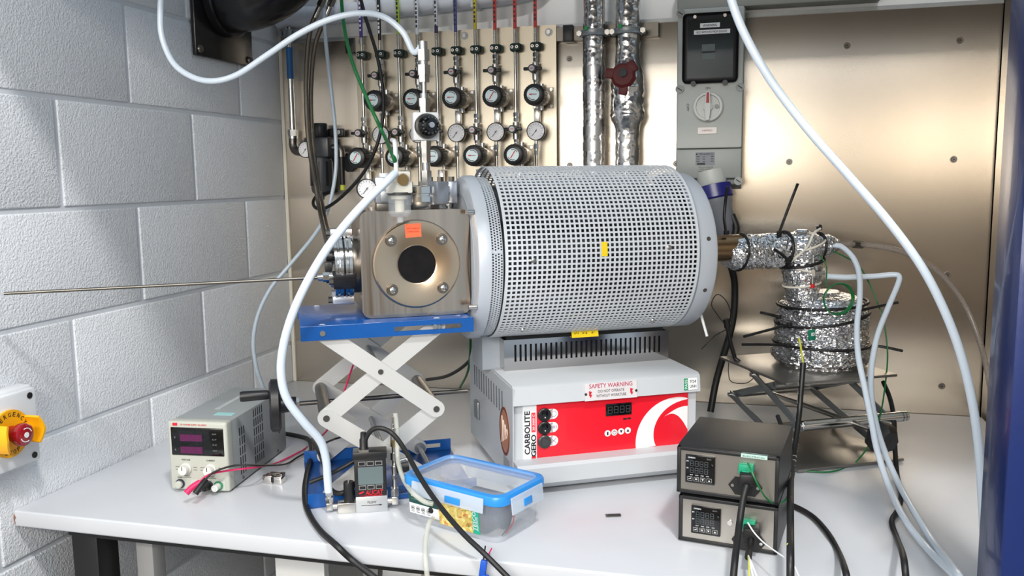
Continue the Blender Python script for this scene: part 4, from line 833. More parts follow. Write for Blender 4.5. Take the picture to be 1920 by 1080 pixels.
# ------------------------------------------------------------ flow controller
fc = thing('flow_controller', 'black mass flow controller with red lettering on a steel block', 'flow controller', (.621, -.966, .85), radians(23))
MB().bx(0, .034, 0, .026, 0, .020, .001).build('inlet_block', SATIN, fc); MB().bx(.034, .093, -.002, .030, 0, .031, .001).build('base_block', ALU, fc)
text('FLOW', (.064, -.0024, .020), .016, .0045, INK, fc); MB().bx(.044, .080, -.0024, -.002, .0135, .0145).prism([(.078, -.002, .0155), (.078, -.002, .0125), (.0835, -.002, .014)], (0, -.0004, 0)).build('flow_arrow', INK, fc)
hb = MB().bx(.033, .092, .0, .028, .031, .108, .002).build('housing', BLACK, fc); MB().bx(.031, .094, -.003, .031, .103, .117, .002).build('cap', BLACK, fc)
MB().bx(.040, .086, -.0006, .0005, .054, .088).build('screen', mat('lcd_grey', (98, 112, 114), .18), hb)
for z in (.092, .046):
    for k in range(3):
        x = .0425+k*.0155; MB().bx(x-.0015, x+.0115, -.0005, .0005, z-.0015, z+.0065, .0).build('key_outline', mat('key_grey', (150, 150, 150), .5), hb); MB().bx(x-.0005, x+.0105, -.0008, .0005, z-.0005, z+.0055).build('key', BLACK, hb)
text('ALICAT', (.069, -.0007, .0385), .032, .0095, RINK, hb, bold=.02, v=Vector((.12, 0, .993)).normalized()); plate('red_swoosh', (.045, -.0006, .039), .009, .003, RINK, hb, u=Vector((.9, 0, .43)), v=Vector((-.43, 0, .9))); plate('red_rule', (.063, -.0006, .0325), .042, .0010, RINK, hb)
MB().lathe([(.0092, .018), (.0100, .020), (.0100, .055), (.0092, .058), (0, .058)], (.0215, .012, 0), (0, 0, 1), 24).build('valve_solenoid', BLACK, fc); MB().cyl((.0215, .012, .058), (.0215, .012, .061), .003).build('solenoid_nut', SATIN, fc)
cn_ = MB().lathe([(.009, .112), (.009, .122), (.0078, .124), (.0078, .138), (.006, .142), (.0055, .152), (0, .152)], (.052, .010, 0), (0, 0, 1), 20).build('cable_connector', BLACK, fc); MB().bx(.043, .061, .0, .002, .111, .121).build('connector_clip', SATIN, cn_)
g = MB().cyl((-.001, .013, .011), (-.009, .013, .011), .006, None, 14).box((-.015, .013, .012), (.013, .014, .015), None, .002).hexn((-.015, .013, .019), (-.015, .013, .030), .0082).cyl((-.015, .013, .030), (-.015, .013, .034), .006).hexn((-.015, .013, .034), (-.015, .013, .042), .0078)
g.build('inlet_elbow', SATIN, fc)
g = MB().cyl((.093, .013, .015), (.101, .013, .015), .006, None, 14).box((.107, .013, .016), (.013, .014, .016), None, .002).hexn((.107, .013, .024), (.107, .013, .040), .0082).cyl((.107, .013, .040), (.107, .013, .058), .004, None, 12).hexn((.107, .013, .058), (.107, .013, .066), .0062).cyl((.107, .013, .066), (.107, .013, .082), .0045, None, 12)
g.build('outlet_elbow', SATIN, fc)
hv = thing('tube_fitting', 'upright steel and brass tube fitting above the flow controller outlet', 'fitting', (-0.2336,0.0300,0.1039), 0)
hv.location = (0.7112,-0.9027,0.9518)
MB().hexn((0, 0, -.01), (0, 0, .004), .007).cyl((0, 0, .004), (0, 0, .016), .0045).build('lower_nut', SATIN, hv); MB().hexn((0, 0, .016), (0, 0, .030), .0065).build('brass_nut', mat('brass'), hv); MB().cyl((0, 0, .030), (0, 0, .052), .0068, None, 14).cyl((0, 0, .052), (0, 0, .060), .004, None, 12).cyl((0, 0, .060), (0, 0, .074), .0032, None, 12).build('barb', SATIN, hv); MB().cyl((0, 0, -.01), (0, 0, -.035), .0045, None, 12).build('stem', SATIN, hv)
fv = thing('needle_valve', 'small black and chrome valve lying behind the flow controller outlet', 'valve', (0.7201,-0.8919,0.9237), TH)
MB().cyl((-.012, 0, .0), (.014, 0, .002), .011, .012, 18).build('body', SATB, fv); MB().cyl((-.012, -.004, .012), (.010, -.004, .016), .005).ball((.012, -.004, .016), .0055).build('lever', POL, fv); MB().cyl((-.018, 0, 0), (-.012, 0, 0), .006, None, 12).build('port', SATIN, fv)
# ------------------------------------------------------------ lunch box
lx = thing('food_container', 'clear plastic food container with blue-rimmed clip lid', 'container', (.8805, -.9395, .85), radians(-21))
def rrect(hx, hy, r, z, n=6):
    out = []
    for sx, sy, a0 in ((1, 1, 0), (-1, 1, 90), (-1, -1, 180), (1, -1, 270)):
        for k in range(n): t = radians(a0+90*k/(n-1)); out.append(Vector((sx*(hx-r)+cos(t)*r, sy*(hy-r)+sin(t)*r, z)))
    return out
def loft(rings, g=None, capa=False, capb=False):
    g = g or MB(); R = [[g.bm.verts.new(p) for p in q] for q in rings]
    for A, B in zip(R, R[1:]):
        for k in range(len(A)): g.bm.faces.new((A[k], A[(k+1) % len(A)], B[(k+1) % len(A)], B[k]))
    if capa: g.bm.faces.new(R[0][::-1])
    if capb: g.bm.faces.new(R[-1])
    return g
CL2 = mat('tub_plastic', (226, 232, 238), .12, 0, .02, 10, alpha=.24)
loft([rrect(.096, .056, .018, .0085), rrect(.094, .054, .018, .0), rrect(.098, .058, .020, .001), rrect(.101, .061, .021, .010), rrect(.108, .067, .022, .070), rrect(.109, .068, .022, .078)], None, False, False).build('tub', CL2, lx, 50)
loft([rrect(.098, .058, .020, .0010), rrect(.04, .02, .01, .0009)], None, False, True).build('tub_floor', CL2, lx, 50)
BR_ = mat('lid_blue', (46, 140, 218), .3, 0, .04, 20)
loft([rrect(.109, .068, .022, .072), rrect(.1145, .0735, .024, .072), rrect(.1150, .0740, .024, .084), rrect(.113, .072, .023, .088), rrect(.104, .063, .020, .089), rrect(.102, .061, .020, .085)]).build('lid_rim', BR_, lx, 50)
lidp = loft([rrect(.104, .063, .020, .0885), rrect(.098, .057, .018, .0905), rrect(.094, .053, .016, .0895), rrect(.05, .02, .01, .0885)], None, False, True).build('lid_window', CL2, lx, 50)
FLAP = mat('clip_plastic', (212, 224, 238), .25, 0, .02, 10, alpha=.55)
cf = MB().box((-.0, -.0775, .071), (.162, .0035, .026), Matrix.Rotation(-.10, 3, 'X'), .0016).build('front_clip', FLAP, lx); MB().box((.015, -.0800, .068), (.034, .003, .012), Matrix.Rotation(-.10, 3, 'X'), .0014).build('clip_tab', BR_, cf)
cf = MB().box((.1185, 0, .068), (.0035, .094, .030), Matrix.Rotation(-.10, 3, 'Y'), .0016).build('side_clip', FLAP, lx); MB().box((.121, -.002, .066), (.003, .024, .013), Matrix.Rotation(-.10, 3, 'Y'), .0014).build('clip_tab', BR_, cf)
cf = MB().box((-.1185, 0, .064), (.0035, .094, .034), Matrix.Rotation(.10, 3, 'Y'), .0016).build('side_clip', FLAP, lx)
cf = MB().box((0, .0775, .064), (.162, .0035, .034), Matrix.Rotation(.10, 3, 'X'), .0016).build('rear_clip', FLAP, lx)
SV = Vector((0, -.115, .993)); SN = lambda z: -.0595-(z-.004)*.105-.0016
def card(x0, x1, z0, z1, m_, name, d=0):
    return MB().prism([(x0, SN(z0)-d, z0), (x1, SN(z0)-d, z0), (x1, SN(z1)-d, z1), (x0, SN(z1)-d, z1)], (0, .0008, 0)).build(name, m_, lx)
card(-.100, -.030, .036, .0655, mat('card_green', (10, 70, 62), .5), 'green_card'); card(-.100, -.030, .016, .036, WHITE, 'white_card')
FOOD = mat('pasta_print', (204, 184, 92), .5)
nt = FOOD.node_tree; vn = nt.nodes.new('ShaderNodeTexVoronoi'); vn.inputs['Scale'].default_value = 190; rp_ = nt.nodes.new('ShaderNodeValToRGB'); sx_ = nt.nodes.new('ShaderNodeSeparateColor')
nt.links.new(nt.nodes['Mapping'].outputs[0], vn.inputs['Vector']); nt.links.new(vn.outputs['Color'], sx_.inputs[0]); nt.links.new(sx_.outputs[0], rp_.inputs[0]); e = rp_.color_ramp.elements
e[0].color = (*c(120, 134, 50), 1); e[1].color = (*c(236, 222, 150), 1)
for p_, k_ in ((.16, (204, 178, 84)), (.5, (222, 200, 110)), (.72, (196, 110, 60)), (.8, (226, 206, 120))): q = e.new(p_); q.color = (*c(*k_), 1)
nt.links.new(rp_.outputs[0], nt.nodes['Principled BSDF'].inputs['Base Color'])
card(-.030, .046, .010, .058, FOOD, 'food_picture'); card(.046, .061, .010, .0575, mat('card_teal', (24, 168, 138), .5), 'teal_strip')
text('TESCO', (.0515, SN(.034)-.0006, .034), .036, .0075, WINK, lx, u=SV, v=EX*-1); text('FRESH FOOD', (.0575, SN(.03)-.0006, .03), .026, .0028, WINK, lx, u=SV, v=EX*-1)
text('Lunchbox', (-.082, SN(.052)-.0006, .052), .022, .0055, WINK, lx, v=SV); text('Food storage', (-.079, SN(.0445)-.0006, .0445), .028, .0028, mat('pale_green_ink', (120, 170, 150), .5), lx, v=SV); text('1.1 litre', (-.087, SN(.060)-.0006, .060), .016, .0028, mat('pale_green_ink'), lx, v=SV)
for k in range(4):
    x = -.092+.0125*k; g = MB().lathe([(.0036, 0), (.0043, 0), (.0043, .0003), (.0036, .0003)], (x, SN(.027)-.0004, .027), (0, -1, 0), 18, False); g.bx(x-.002, x+.002, SN(.027)-.0008, SN(.027)-.0004, .0255, .0285).build('care_symbol', mat('symbol_dark', (90, 96, 98), .5), lx); MB().bx(x-.004, x+.004, SN(.0205)-.0008, SN(.0205)-.0004, .0198, .0206).build('symbol_caption', mat('symbol_dark'), lx)
disc('hose_hole', (-.048, SN(.031)-.0008, .031), .0055, INK, lx)
pu = thing('small_pump', 'small dark pump unit inside the clear food container', 'pump', (.8805, -.9395, .85), radians(-21))
PK = mat('pump_slate', (52, 66, 92), .5)
MB().bx(-.02, .058, -.040, .030, .002, .056, .004).build('housing', PK, pu); MB().cyl((.058, -.01, .03), (.078, -.01, .03), .022, None, 26).build('motor', PK, pu); MB().bx(-.07, -.03, -.02, .03, .002, .030, .003).build('circuit_box', mat('grey_slate', (96, 106, 120), .5), pu)
for y_ in (-.005, .006): MB().sweep([(.07, y_, .05), (.082, y_, .04), (.09, y_-.01, .02), (.088, y_-.03, .006)], .0012, 6, 5).build('lead', RED if y_ > 0 else SATB, pu, 60)
# ------------------------------------------------------------ two temperature controllers
CPL = mat('controller_front', (170, 166, 160), .33, .9, .05, 14)
def controller(label, loc, rz, w, pid, iec, grn, plug):
    t = thing('temperature_controller', label, 'controller', loc, rz, 'stacked temperature controllers'); h, d = .083, .19
    MB().prism([(0, 0, .003), (0, .004, h-.002), (0, .012, h), (0, d-.006, h+.001), (0, d, h-.004), (0, d, .003)], (w, 0, 0)).build('case', BLACK, t)
    for f_ in ((0, w, h-.007, h-.001), (0, w, .002, .008)): MB().bx(f_[0], f_[1], -.004, .004, f_[2], f_[3], .001).build('front_rail', BLACK, t)
    for x in (0, w-.0065): MB().bx(x, x+.0065, -.004, .004, .002, h-.001, .001).build('front_cheek', BLACK, t)
    MB().bx(.005, w-.005, -.0015, .002, .007, h-.006).build('front_panel', CPL, t)
    for x in (.012, w-.012): 
        for y in (.015, d-.015): MB().cyl((x, y, 0), (x, y, .004), .005).build('foot', SATB, t)
    px_, pz_ = pid; q = MB().bx(px_-.0245, px_+.0245, -.0065, -.001, pz_-.0245, pz_+.0245, .001).build('process_controller', GLOSSB, t)
    for z_ in (pz_+.0055, pz_-.0065): digits(4, px_-.016, z_, .0052, .0085, .0028, -.0069, mat('dim_segment', (70, 76, 80), .4), q)
    for k in range(4):
        x = px_-.0165+k*.0108; MB().bx(x-.0042, x+.0042, -.0070, -.0064, pz_-.0205, pz_-.0135).build('key_outline', mat('key_grey'), q); MB().bx(x-.0035, x+.0035, -.0073, -.0068, pz_-.0198, pz_-.0142).build('key', GLOSSB, q)
        g = MB()
        if k == 2: g.prism([(x-.0018, -.0073, pz_-.0158), (x+.0018, -.0073, pz_-.0158), (x, -.0073, pz_-.0185)], (0, -.0003, 0))
        elif k == 3: g.prism([(x-.0018, -.0073, pz_-.0183), (x+.0018, -.0073, pz_-.0183), (x, -.0073, pz_-.0156)], (0, -.0003, 0))
        elif k == 0: g.bx(x-.002, x+.0015, -.0076, -.0073, pz_-.0175, pz_-.0168).bx(x+.0010, x+.0017, -.0076, -.0073, pz_-.0175, pz_-.0155)
        else: g.bx(x-.002, x+.002, -.0076, -.0073, pz_-.0162, pz_-.0156).bx(x-.002, x+.002, -.0076, -.0073, pz_-.0180, pz_-.0174)
        g.build('key_symbol', WINK, q)
    text('OMRON', (px_-.014, -.0068, pz_+.0195), .012, .0024, WINK, q); text('E5CN', (px_+.015, -.0068, pz_+.0195), .007, .0022, mat('grey_legend'), q); text('PV', (px_-.0205, -.0068, pz_+.013), .0035, .0022, WINK, q); text('SV', (px_-.0205, -.0068, pz_+.001), .0035, .0022, WINK, q); text('°C', (px_+.0205, -.0068, pz_+.010), .003, .0025, mat('grey_legend'), q)
    for k, a in enumerate(('OUT', 'SUB1', 'STOP', 'CMW')): text(a, (px_-.014+k*.009, -.0068, pz_-.0103), .005, .0015, WINK, q)
    ix, iz = iec; k = MB().prism([(ix-.0275, -.0015, iz), (ix-.016, -.0015, iz+.0155), (ix+.016, -.0015, iz+.0155), (ix+.0275, -.0015, iz), (ix+.016, -.0015, iz-.0155), (ix-.016, -.0015, iz-.0155)], (0, -.004, 0)).build('mains_inlet', BLACK, t)
    for sx in (-1, 1): MB().cyl((ix+sx*.0205, -.005, iz), (ix+sx*.0205, -.007, iz), .0026).build('inlet_screw', SATIN, k)
    gx, gz = grn; k = MB().box((gx, -.008, gz), (.024, .014, .017), None, .002).build('thermocouple_plug', mat('tc_plug_green', (18, 150, 112), .45), t); MB().box((gx, -.0155, gz-.005), (.012, .004, .008), None, .001).build('plug_grip', mat('tc_plug_green'), k)
    return t
ctl = controller('upper black temperature controller, on top of the other one', (1.243, -.936, .9345), radians(-9), .167, (.0395, .0465), (.114, .027), (.1155, .0585), 0)
plate('case_label', (.127, .0015, .0788), .042, .006, mat('mint_label', (176, 210, 200), .5), ctl, v=Vector((0, .07, .997)), th=.012); text('ELECTRICAL', (.127, -.0048, .0788), .036, .0028, mat('grey_ink'), ctl)
ctl2 = controller('lower black temperature controller, standing on the bench', (1.247, -.938, .85), radians(-9), .163, (.0465, .0435), (.117, .018), (.1165, .0485), 0)
MB().cyl((.086, -.0015, .045), (.086, -.004, .045), .0042).build('panel_screw', SATIN, ctl2)
# ------------------------------------------------------------ small loose things
ck = thing('hinge_clip', 'small chrome clamp clip lying on the bench beside the power supply', 'clamp', (.417, -.840, .85), radians(3))
MB().bx(-.020, -.001, -.010, .010, 0, .017, .0015).build('left_block', POL, ck); MB().bx(.001, .020, -.010, .010, 0, .016, .0015).build('right_block', POL, ck); MB().bx(-.012, .016, .004, .010, .016, .020, .001).bx(.012, .020, -.006, .010, .015, .021, .001).build('jaw', DKST, ck)
MB().cyl((-.024, 0, .010), (-.020, 0, .010), .006, None, 12).build('screw_head', DKST, ck); MB().bx(-.003, .003, -.0105, -.009, .004, .015).build('joint', BLACK, ck)
sg = thing('steel_spring', 'tiny dark steel spring lying on the bench before the furnace', 'spring', (1.1237,-0.8635,0.8535), radians(18))
g = MB(); g.sweep([(-.014+.028*i/96, .0024*cos(i*pi/4), .0024*sin(i*pi/4)) for i in range(97)], .0008, 5, 1); g.build('coil', DKST, sg, 60)
MB().cyl((-.014, 0, 0), (.014, 0, 0), .0016, None, 8).build('core', SATB, sg)
# ------------------------------------------------------------ hoses and cables
hose('milky_hose', 'milky hose looping in front of the block wall to the valve stack', 'hose',
     [(0.2243,-0.7800,2.2693), (0.2154,-0.7900,2.1467), (0.2053,-0.8000,1.9923), (0.1933,-0.8000,1.8795), (0.1849,-0.8000,1.8171), (0.1848,-0.8000,1.7643), (0.2075,-0.8000,1.7121), (0.2493,-0.8000,1.6826), (0.2982,-0.8000,1.6722), (0.3475,-0.7900,1.6839), (0.4099,-0.7800,1.7202), (0.4776,-0.7700,1.7599), (0.5387,-0.7500,1.7887), (0.5935,-0.7300,1.8003), (0.6364,-0.7100,1.7940), (0.6717,-0.7000,1.7645), (0.6946,-0.7000,1.7236), (0.7161,-0.7042,1.7390)], .0062, PTFE, 'milky plastic hoses')
hose('milky_hose', 'thin milky hose hanging down the steel panel and along the left wall', 'hose',
     [(0.2302,-0.1300,2.3223), (0.2218,-0.1300,2.1300), (0.2172,-0.1300,1.9898), (0.2151,-0.1300,1.9046), (0.2195,-0.1300,1.8183), (0.2291,-0.1300,1.7019), (0.2362,-0.1300,1.5991), (0.2365,-0.1400,1.4880), (0.2175,-0.1600,1.3844), (0.1959,-0.2000,1.3196), (0.1458,-0.2500,1.2420), (0.0994,-0.2800,1.1784), (0.0682,-0.3000,1.1067), (0.0554,-0.3100,1.0340), (0.0537,-0.3000,0.9647), (0.0524,-0.2800,0.9194), (0.0504,-0.2600,0.8869)], .0055, mat('milky_tube_thin', (186, 200, 212), .25), 'milky plastic hoses')
hose('milky_hose', 'thick milky hose curving from the filter bowl to the flow controller', 'hose',
     [(0.7211,-0.8809,1.4811), (0.7139,-0.9127,1.4639), (0.6947,-0.9467,1.4352), (0.6695,-0.9841,1.3953), (0.6422,-1.0112,1.3504), (0.6160,-1.0319,1.2991), (0.5921,-1.0455,1.2444), (0.5735,-1.0503,1.1882), (0.5651,-1.0494,1.1354), (0.5695,-1.0411,1.0875), (0.5885,-1.0187,1.0397), (0.6046,-0.9923,0.9991), (0.6079,-0.9789,0.9608), (0.6060,-0.9719,0.9225), (0.6058,-0.9697,0.8938)], .0076, PTFE, 'milky plastic hoses')
hose('milky_hose', 'long thick milky hose sweeping down in front of the right steel panel', 'hose',
     [(1.2691,-0.9000,2.1396), (1.2766,-0.9200,2.0213), (1.2895,-0.9400,1.8720), (1.3092,-0.9500,1.7728), (1.3230,-0.9500,1.7239), (1.3449,-0.9500,1.6745), (1.3814,-0.9500,1.6122), (1.4362,-0.9500,1.5390), (1.4968,-0.9500,1.4687), (1.5568,-0.9500,1.3983), (1.6073,-0.9500,1.3283), (1.6433,-0.9500,1.2592), (1.6698,-0.9500,1.1898), (1.6891,-0.9500,1.1155), (1.7019,-0.9500,1.0402), (1.7077,-0.9600,0.9673), (1.7085,-0.9800,0.9156)], .0068, PTFE, 'milky plastic hoses')
hose('milky_hose', 'milky hose falling from the foil elbow to the bench front', 'hose',
     [(1.5501,-0.2284,1.3047), (1.5689,-0.2522,1.3005), (1.5888,-0.2870,1.2791), (1.5975,-0.3281,1.2460), (1.5928,-0.3883,1.2002), (1.5830,-0.4399,1.1498), (1.5814,-0.4869,1.0958), (1.5921,-0.5268,1.0321), (1.6009,-0.5679,0.9769), (1.6058,-0.6226,0.9338), (1.6215,-0.6796,0.8800), (1.6274,-0.8229,0.8700), (1.6453,-0.9283,0.8650), (1.6487,-1.1000,0.8974), (1.6672,-1.1150,0.8674)], .0062, PTFE, 'milky plastic hoses')
hose('milky_hose', 'milky hose bending sharply at the right of the foil vessel', 'hose',
     [(1.5337,-0.2781,1.2356), (1.5811,-0.2683,1.2328), (1.6398,-0.2579,1.2352), (1.6806,-0.2576,1.2395), (1.6912,-0.2631,1.2354), (1.6862,-0.2774,1.2175), (1.6593,-0.3273,1.1693), (1.6334,-0.3767,1.1170), (1.6179,-0.4200,1.0544), (1.6134,-0.4687,1.0017), (1.6180,-0.5236,0.9541), (1.6281,-0.5754,0.9148), (1.6460,-0.6221,0.8720), (1.6510,-0.7580,0.8660), (1.6581,-0.8917,0.8640), (1.6484,-1.1000,0.9038), (1.6632,-1.1150,0.8788)], .0062, PTFE, 'milky plastic hoses')
BRD = mat('braided_steel', (118, 110, 100), .35, 1, .25, 400, bump=.5, bs=500)
for i, (lab, P) in enumerate((('braided steel hose, left one of the pair hanging from the top', [(0.2200,-0.1400,1.9736), (0.2021,-0.1400,1.9322), (0.1827,-0.1400,1.8976), (0.1668,-0.1400,1.8339), (0.1564,-0.1400,1.7182), (0.1621,-0.1500,1.5853), (0.2025,-0.2000,1.4665), (0.2703,-0.3000,1.3689), (0.5162,-0.7492,1.3250), (0.5306,-0.7524,1.2866)]),
                              ('braided steel hose, right one of the pair hanging from the top', [(0.2358,-0.1200,1.9764), (0.2227,-0.1200,1.9345), (0.2050,-0.1200,1.8997), (0.1776,-0.1200,1.8361), (0.1608,-0.1200,1.7199), (0.1649,-0.1300,1.5860), (0.2019,-0.1800,1.4664), (0.2709,-0.2800,1.3679), (0.5084,-0.7191,1.3223), (0.5230,-0.7222,1.2833)]))):
    h = hose('braided_hose', lab, 'hose', P, .0065, BRD, 'braided steel hoses', 10)
    q = MB(); a, b, d = Vector(P[0]), Vector(P[1]), Vector(P[2]); ax = (d-b).normalized()
    q.cyl(b+ax*-.012, b+ax*.02, .0085, None, 14).hexn(b-ax*.036, b-ax*.014, .0115).build('end_fitting', SATIN, h)
    MB().sweep([a, a-ax*.05+EZ*.02, a-ax*.06+EZ*.15, a-ax*.06+EZ*.40], .0060, 10, 6).build('upper_run', SATIN, h, 60)
GT = mat('green_tube', (14, 104, 50), .35); 
hose('green_tube', 'green plastic tube running down to the filter bowl', 'tube', [(0.4573,-0.4800,2.3653), (0.4493,-0.4900,2.1133), (0.4460,-0.5000,1.9135), (0.4454,-0.5000,1.8664), (0.4568,-0.5100,1.7990), (0.4774,-0.5200,1.7315), (0.5084,-0.5300,1.6641), (0.5370,-0.5400,1.6091), (0.5673,-0.5600,1.5625), (0.7000,-0.8400,1.5164), (0.7026,-0.8270,1.4945)], .0042, GT)
hose('black_tube', 'black tube running from the top past the green tube to the filter regulator', 'tube', [(0.3590,-0.2400,2.3246), (0.3664,-0.2500,2.1273), (0.3752,-0.2500,1.9691), (0.3875,-0.2500,1.9019), (0.4034,-0.2500,1.8477), (0.4194,-0.2500,1.7932), (0.4307,-0.2500,1.7321), (0.4346,-0.2500,1.6709), (0.4281,-0.2500,1.6097), (0.4079,-0.2500,1.5482), (0.3710,-0.2400,1.4932), (0.3278,-0.2300,1.4512), (0.2693,-0.2100,1.4110), (0.2182,-0.1900,1.3900), (0.1837,-0.1700,1.3953), (0.1655,-0.1400,1.4123), (0.1725,-0.1200,1.4269), (0.2050,-0.0700,1.4378)], .0046, SATB)
CB_ = mat('clear_braided_hose', (150, 140, 132), .2, 0, .3, 300, alpha=.6)
hc = hose('clear_braided_hose', 'smoky braided hose arching right from the foil elbow', 'hose', [(1.5488,-0.2177,1.3038), (1.5867,-0.1961,1.3037), (1.6251,-0.1742,1.3010), (1.6867,-0.1600,1.2915), (1.7519,-0.1300,1.2664), (1.8107,-0.1100,1.2252), (1.8630,-0.1000,1.1599), (1.8937,-0.1200,1.0859), (1.9086,-0.1600,1.0104), (1.9135,-0.2000,0.9434), (1.9428,-0.1158,0.8570)], .0068, CB_, None, 12)
MB().hexn((1.5994,-0.1888,1.3032), (1.6233,-0.1694,1.3006), .009).build('hose_connector', DKST, hc)
# green thermocouple wires
hose('thermocouple_wire', 'thin green wire from the foil elbow down to the bench', 'wire', [(1.5469,-0.2418,1.2919), (1.5773,-0.2359,1.2767), (1.6106,-0.2285,1.2539), (1.6397,-0.2349,1.1987), (1.6623,-0.2566,1.1337), (1.6716,-0.2743,1.0623), (1.6619,-0.3258,0.9989), (1.6412,-0.4067,0.9458), (1.6115,-0.4927,0.9103), (1.5832,-0.4662,0.8530), (1.5344,-0.5257,0.8530), (1.4914,-0.5355,0.8530), (1.4599,-0.5290,0.8530)], .0017, GT, 'thermocouple wires', 6)
co = MB()
cc = Vector((1.5511,-0.3603,1.1952)); uu = Vector((cos(TH), sin(TH), 0)); 
for k in range(3): co.sweep([cc+uu*(.036+.001*k)*cos(2*pi*i/20)+EZ*(.033+.001*k)*sin(2*pi*i/20)+Vector((.3, -.6, 0))*.004*k for i in range(21)], .0018, 6, 3)
tag(co.build('wire_coil', GT, None, 60), 'coil of green wire hanging in front of the foil vessel top', 'wire')
hose('thermocouple_wire', 'thin green wire rising from the green coil to the elbow', 'wire', [(1.5248,-0.3580,1.2207), (1.5292,-0.3210,1.2562), (1.5248,-0.3005,1.2723), (1.5139,-0.3009,1.2869)], .0014, GT, 'thermocouple wires', 6)
hose('thermocouple_wire', 'thin green wire looping from the upper controller to the right', 'wire', [(1.3577,-0.9750,1.0074), (1.3662,-0.9900,0.9935), (1.3766,-0.9900,0.9722), (1.3890,-0.9750,0.9498), (1.4042,-0.9550,0.9345), (1.4202,-0.9200,0.9291), (1.4315,-0.8800,0.9369), (1.4589,-0.5462,0.8530)], .0016, GT, 'thermocouple wires', 6)
hose('white_wire', 'thin white wire from the lower green plug to the bench front', 'wire', [(1.3598,-0.9850,0.9105), (1.3707,-1.0000,0.8997), (1.3864,-1.0300,0.8962), (1.4047,-1.0700,0.9000), (1.4224,-1.1000,0.9002), (1.4335,-1.1100,0.8821)], .0012, WHITE, None, 6)
# mains cords of the controllers
def plugend(o, p, q):
    MB().bar(p, q, .022, .016, (0, 1, 0), .003).build('plug_body', SATB, o)
h = hose('mains_cord', 'black mains cord plugged into the upper controller', 'cable', [(1.3567,-0.9850,0.9732), (1.3536,-0.9920,0.9621), (1.3499,-1.0000,0.9424), (1.3463,-1.0200,0.9189), (1.3427,-1.0700,0.9047), (1.3401,-1.1050,0.8903), (1.3384,-1.1200,0.8636)], .0056, SATB, 'controller mains cords'); MB().box((1.3575,-0.9720,0.9803), (.024, .026, .020), None, .003).build('plug', SATB, h)
h = hose('mains_cord', 'black mains cord plugged into the lower controller with frayed wires', 'cable', [(1.3653,-0.9900,0.8841), (1.3628,-1.0100,0.8763), (1.3609,-1.0400,0.8760)], .0058, SATB, 'controller mains cords'); MB().box((1.3662,-0.9760,0.8892), (.026, .030, .026), None, .003).build('plug', SATB, h)
YG = mat('yellow_green_core', (196, 196, 70), .4)
for dx, m_ in ((0, YG), (4, WHITE), (8, WHITE)): MB().sweep([(1.3609,-1.0400,0.8787), (Vector((1.3613,-1.0800,0.8829))+Vector((dx*.0006, 0, 0))), (Vector((1.3628,-1.1150,0.8682))+Vector((dx*.0018, 0, 0)))], .0014, 6, 5).build('core_wire', m_, h, 60)
# sleeved cable bundle beside the controllers
SPI = mat('spiral_sleeve', (22, 22, 23), .4)
h = hose('sleeved_cable', 'black spiral-wrapped cable from the foil vessel down beside the controllers', 'cable', [(1.4760,-0.4492,1.0661), (1.4731,-0.4623,1.0219), (1.4683,-0.4823,0.9563), (1.4574,-0.5461,0.9047), (1.4455,-0.6565,0.8952), (1.4279,-0.9300,0.9409), (1.4237,-1.0200,0.9219), (1.4198,-1.1000,0.9132), (1.4198,-1.1200,0.8729)], .0060, SPI)
g = MB(); sp2 = cr([(1.4761,-0.4491,1.0614), (1.4731,-0.4623,1.0219), (1.4683,-0.4823,0.9563), (1.4574,-0.5461,0.9047), (1.4477,-0.6322,0.8959)], 40)
g.sweep([p+Vector((cos(i*.55), sin(i*.55)*.7, .4*sin(i*.55)))*.0062 for i, p in enumerate(sp2)], .0009, 4, 1).build('spiral_wrap', mat('spiral_grey', (150, 152, 152), .5), h, 60)
hose('earth_wire', 'short yellow green wire running into the foil vessel above the black sleeve', 'wire', [(1.4684,-0.4074,1.1120), (1.4716,-0.4171,1.0973), (1.4741,-0.4387,1.0780), (1.4762,-0.4479,1.0611)], .0022, YG, None, 6)
hose('earth_wire', 'yellow wire beside the black cable at the bench front right', 'wire', [(1.4175,-1.0800,0.9209), (1.4182,-1.1050,0.9070), (1.4198,-1.1180,0.8761)], .0024, YG, None, 6)
hose('power_cable', 'black cable lying behind the controllers and curving over the bench front', 'cable', [(1.4213,-0.7316,0.8560), (1.4515,-0.7573,0.8560), (1.4766,-0.7983,0.8560), (1.4949,-0.8665,0.8560), (1.5046,-0.9409,0.8560), (1.4960,-1.1050,0.8989), (1.5002,-1.1200,0.8740)], .0052, SATB, 'black power cables')
hose('power_cable', 'black cable dropping from the lab jack and zigzagging to the front', 'cable', [(1.6647,-0.2782,0.9927), (1.6731,-0.3195,0.9670), (1.6745,-0.3762,0.9333), (1.6647,-0.4624,0.8929), (1.6597,-0.5289,0.8570), (1.6496,-0.6392,0.8570), (1.6298,-0.7268,0.8570), (1.6090,-0.7901,0.8570), (1.6057,-0.8657,0.8570), (1.5774,-1.0800,0.9166), (1.5770,-1.1150,0.8885)], .0050, SATB, 'black power cables')
hose('power_cable', 'black flat cable hanging at the right rear corner of the controllers', 'cable', [(1.4368,-0.6641,0.8700), (1.4336,-0.7554,0.9279), (1.4398,-0.7058,0.9326), (1.4391,-0.6371,0.9429), (1.4300,-0.5618,0.9532), (1.4224,-0.5316,0.9671)], .0046, SATB, 'black power cables')
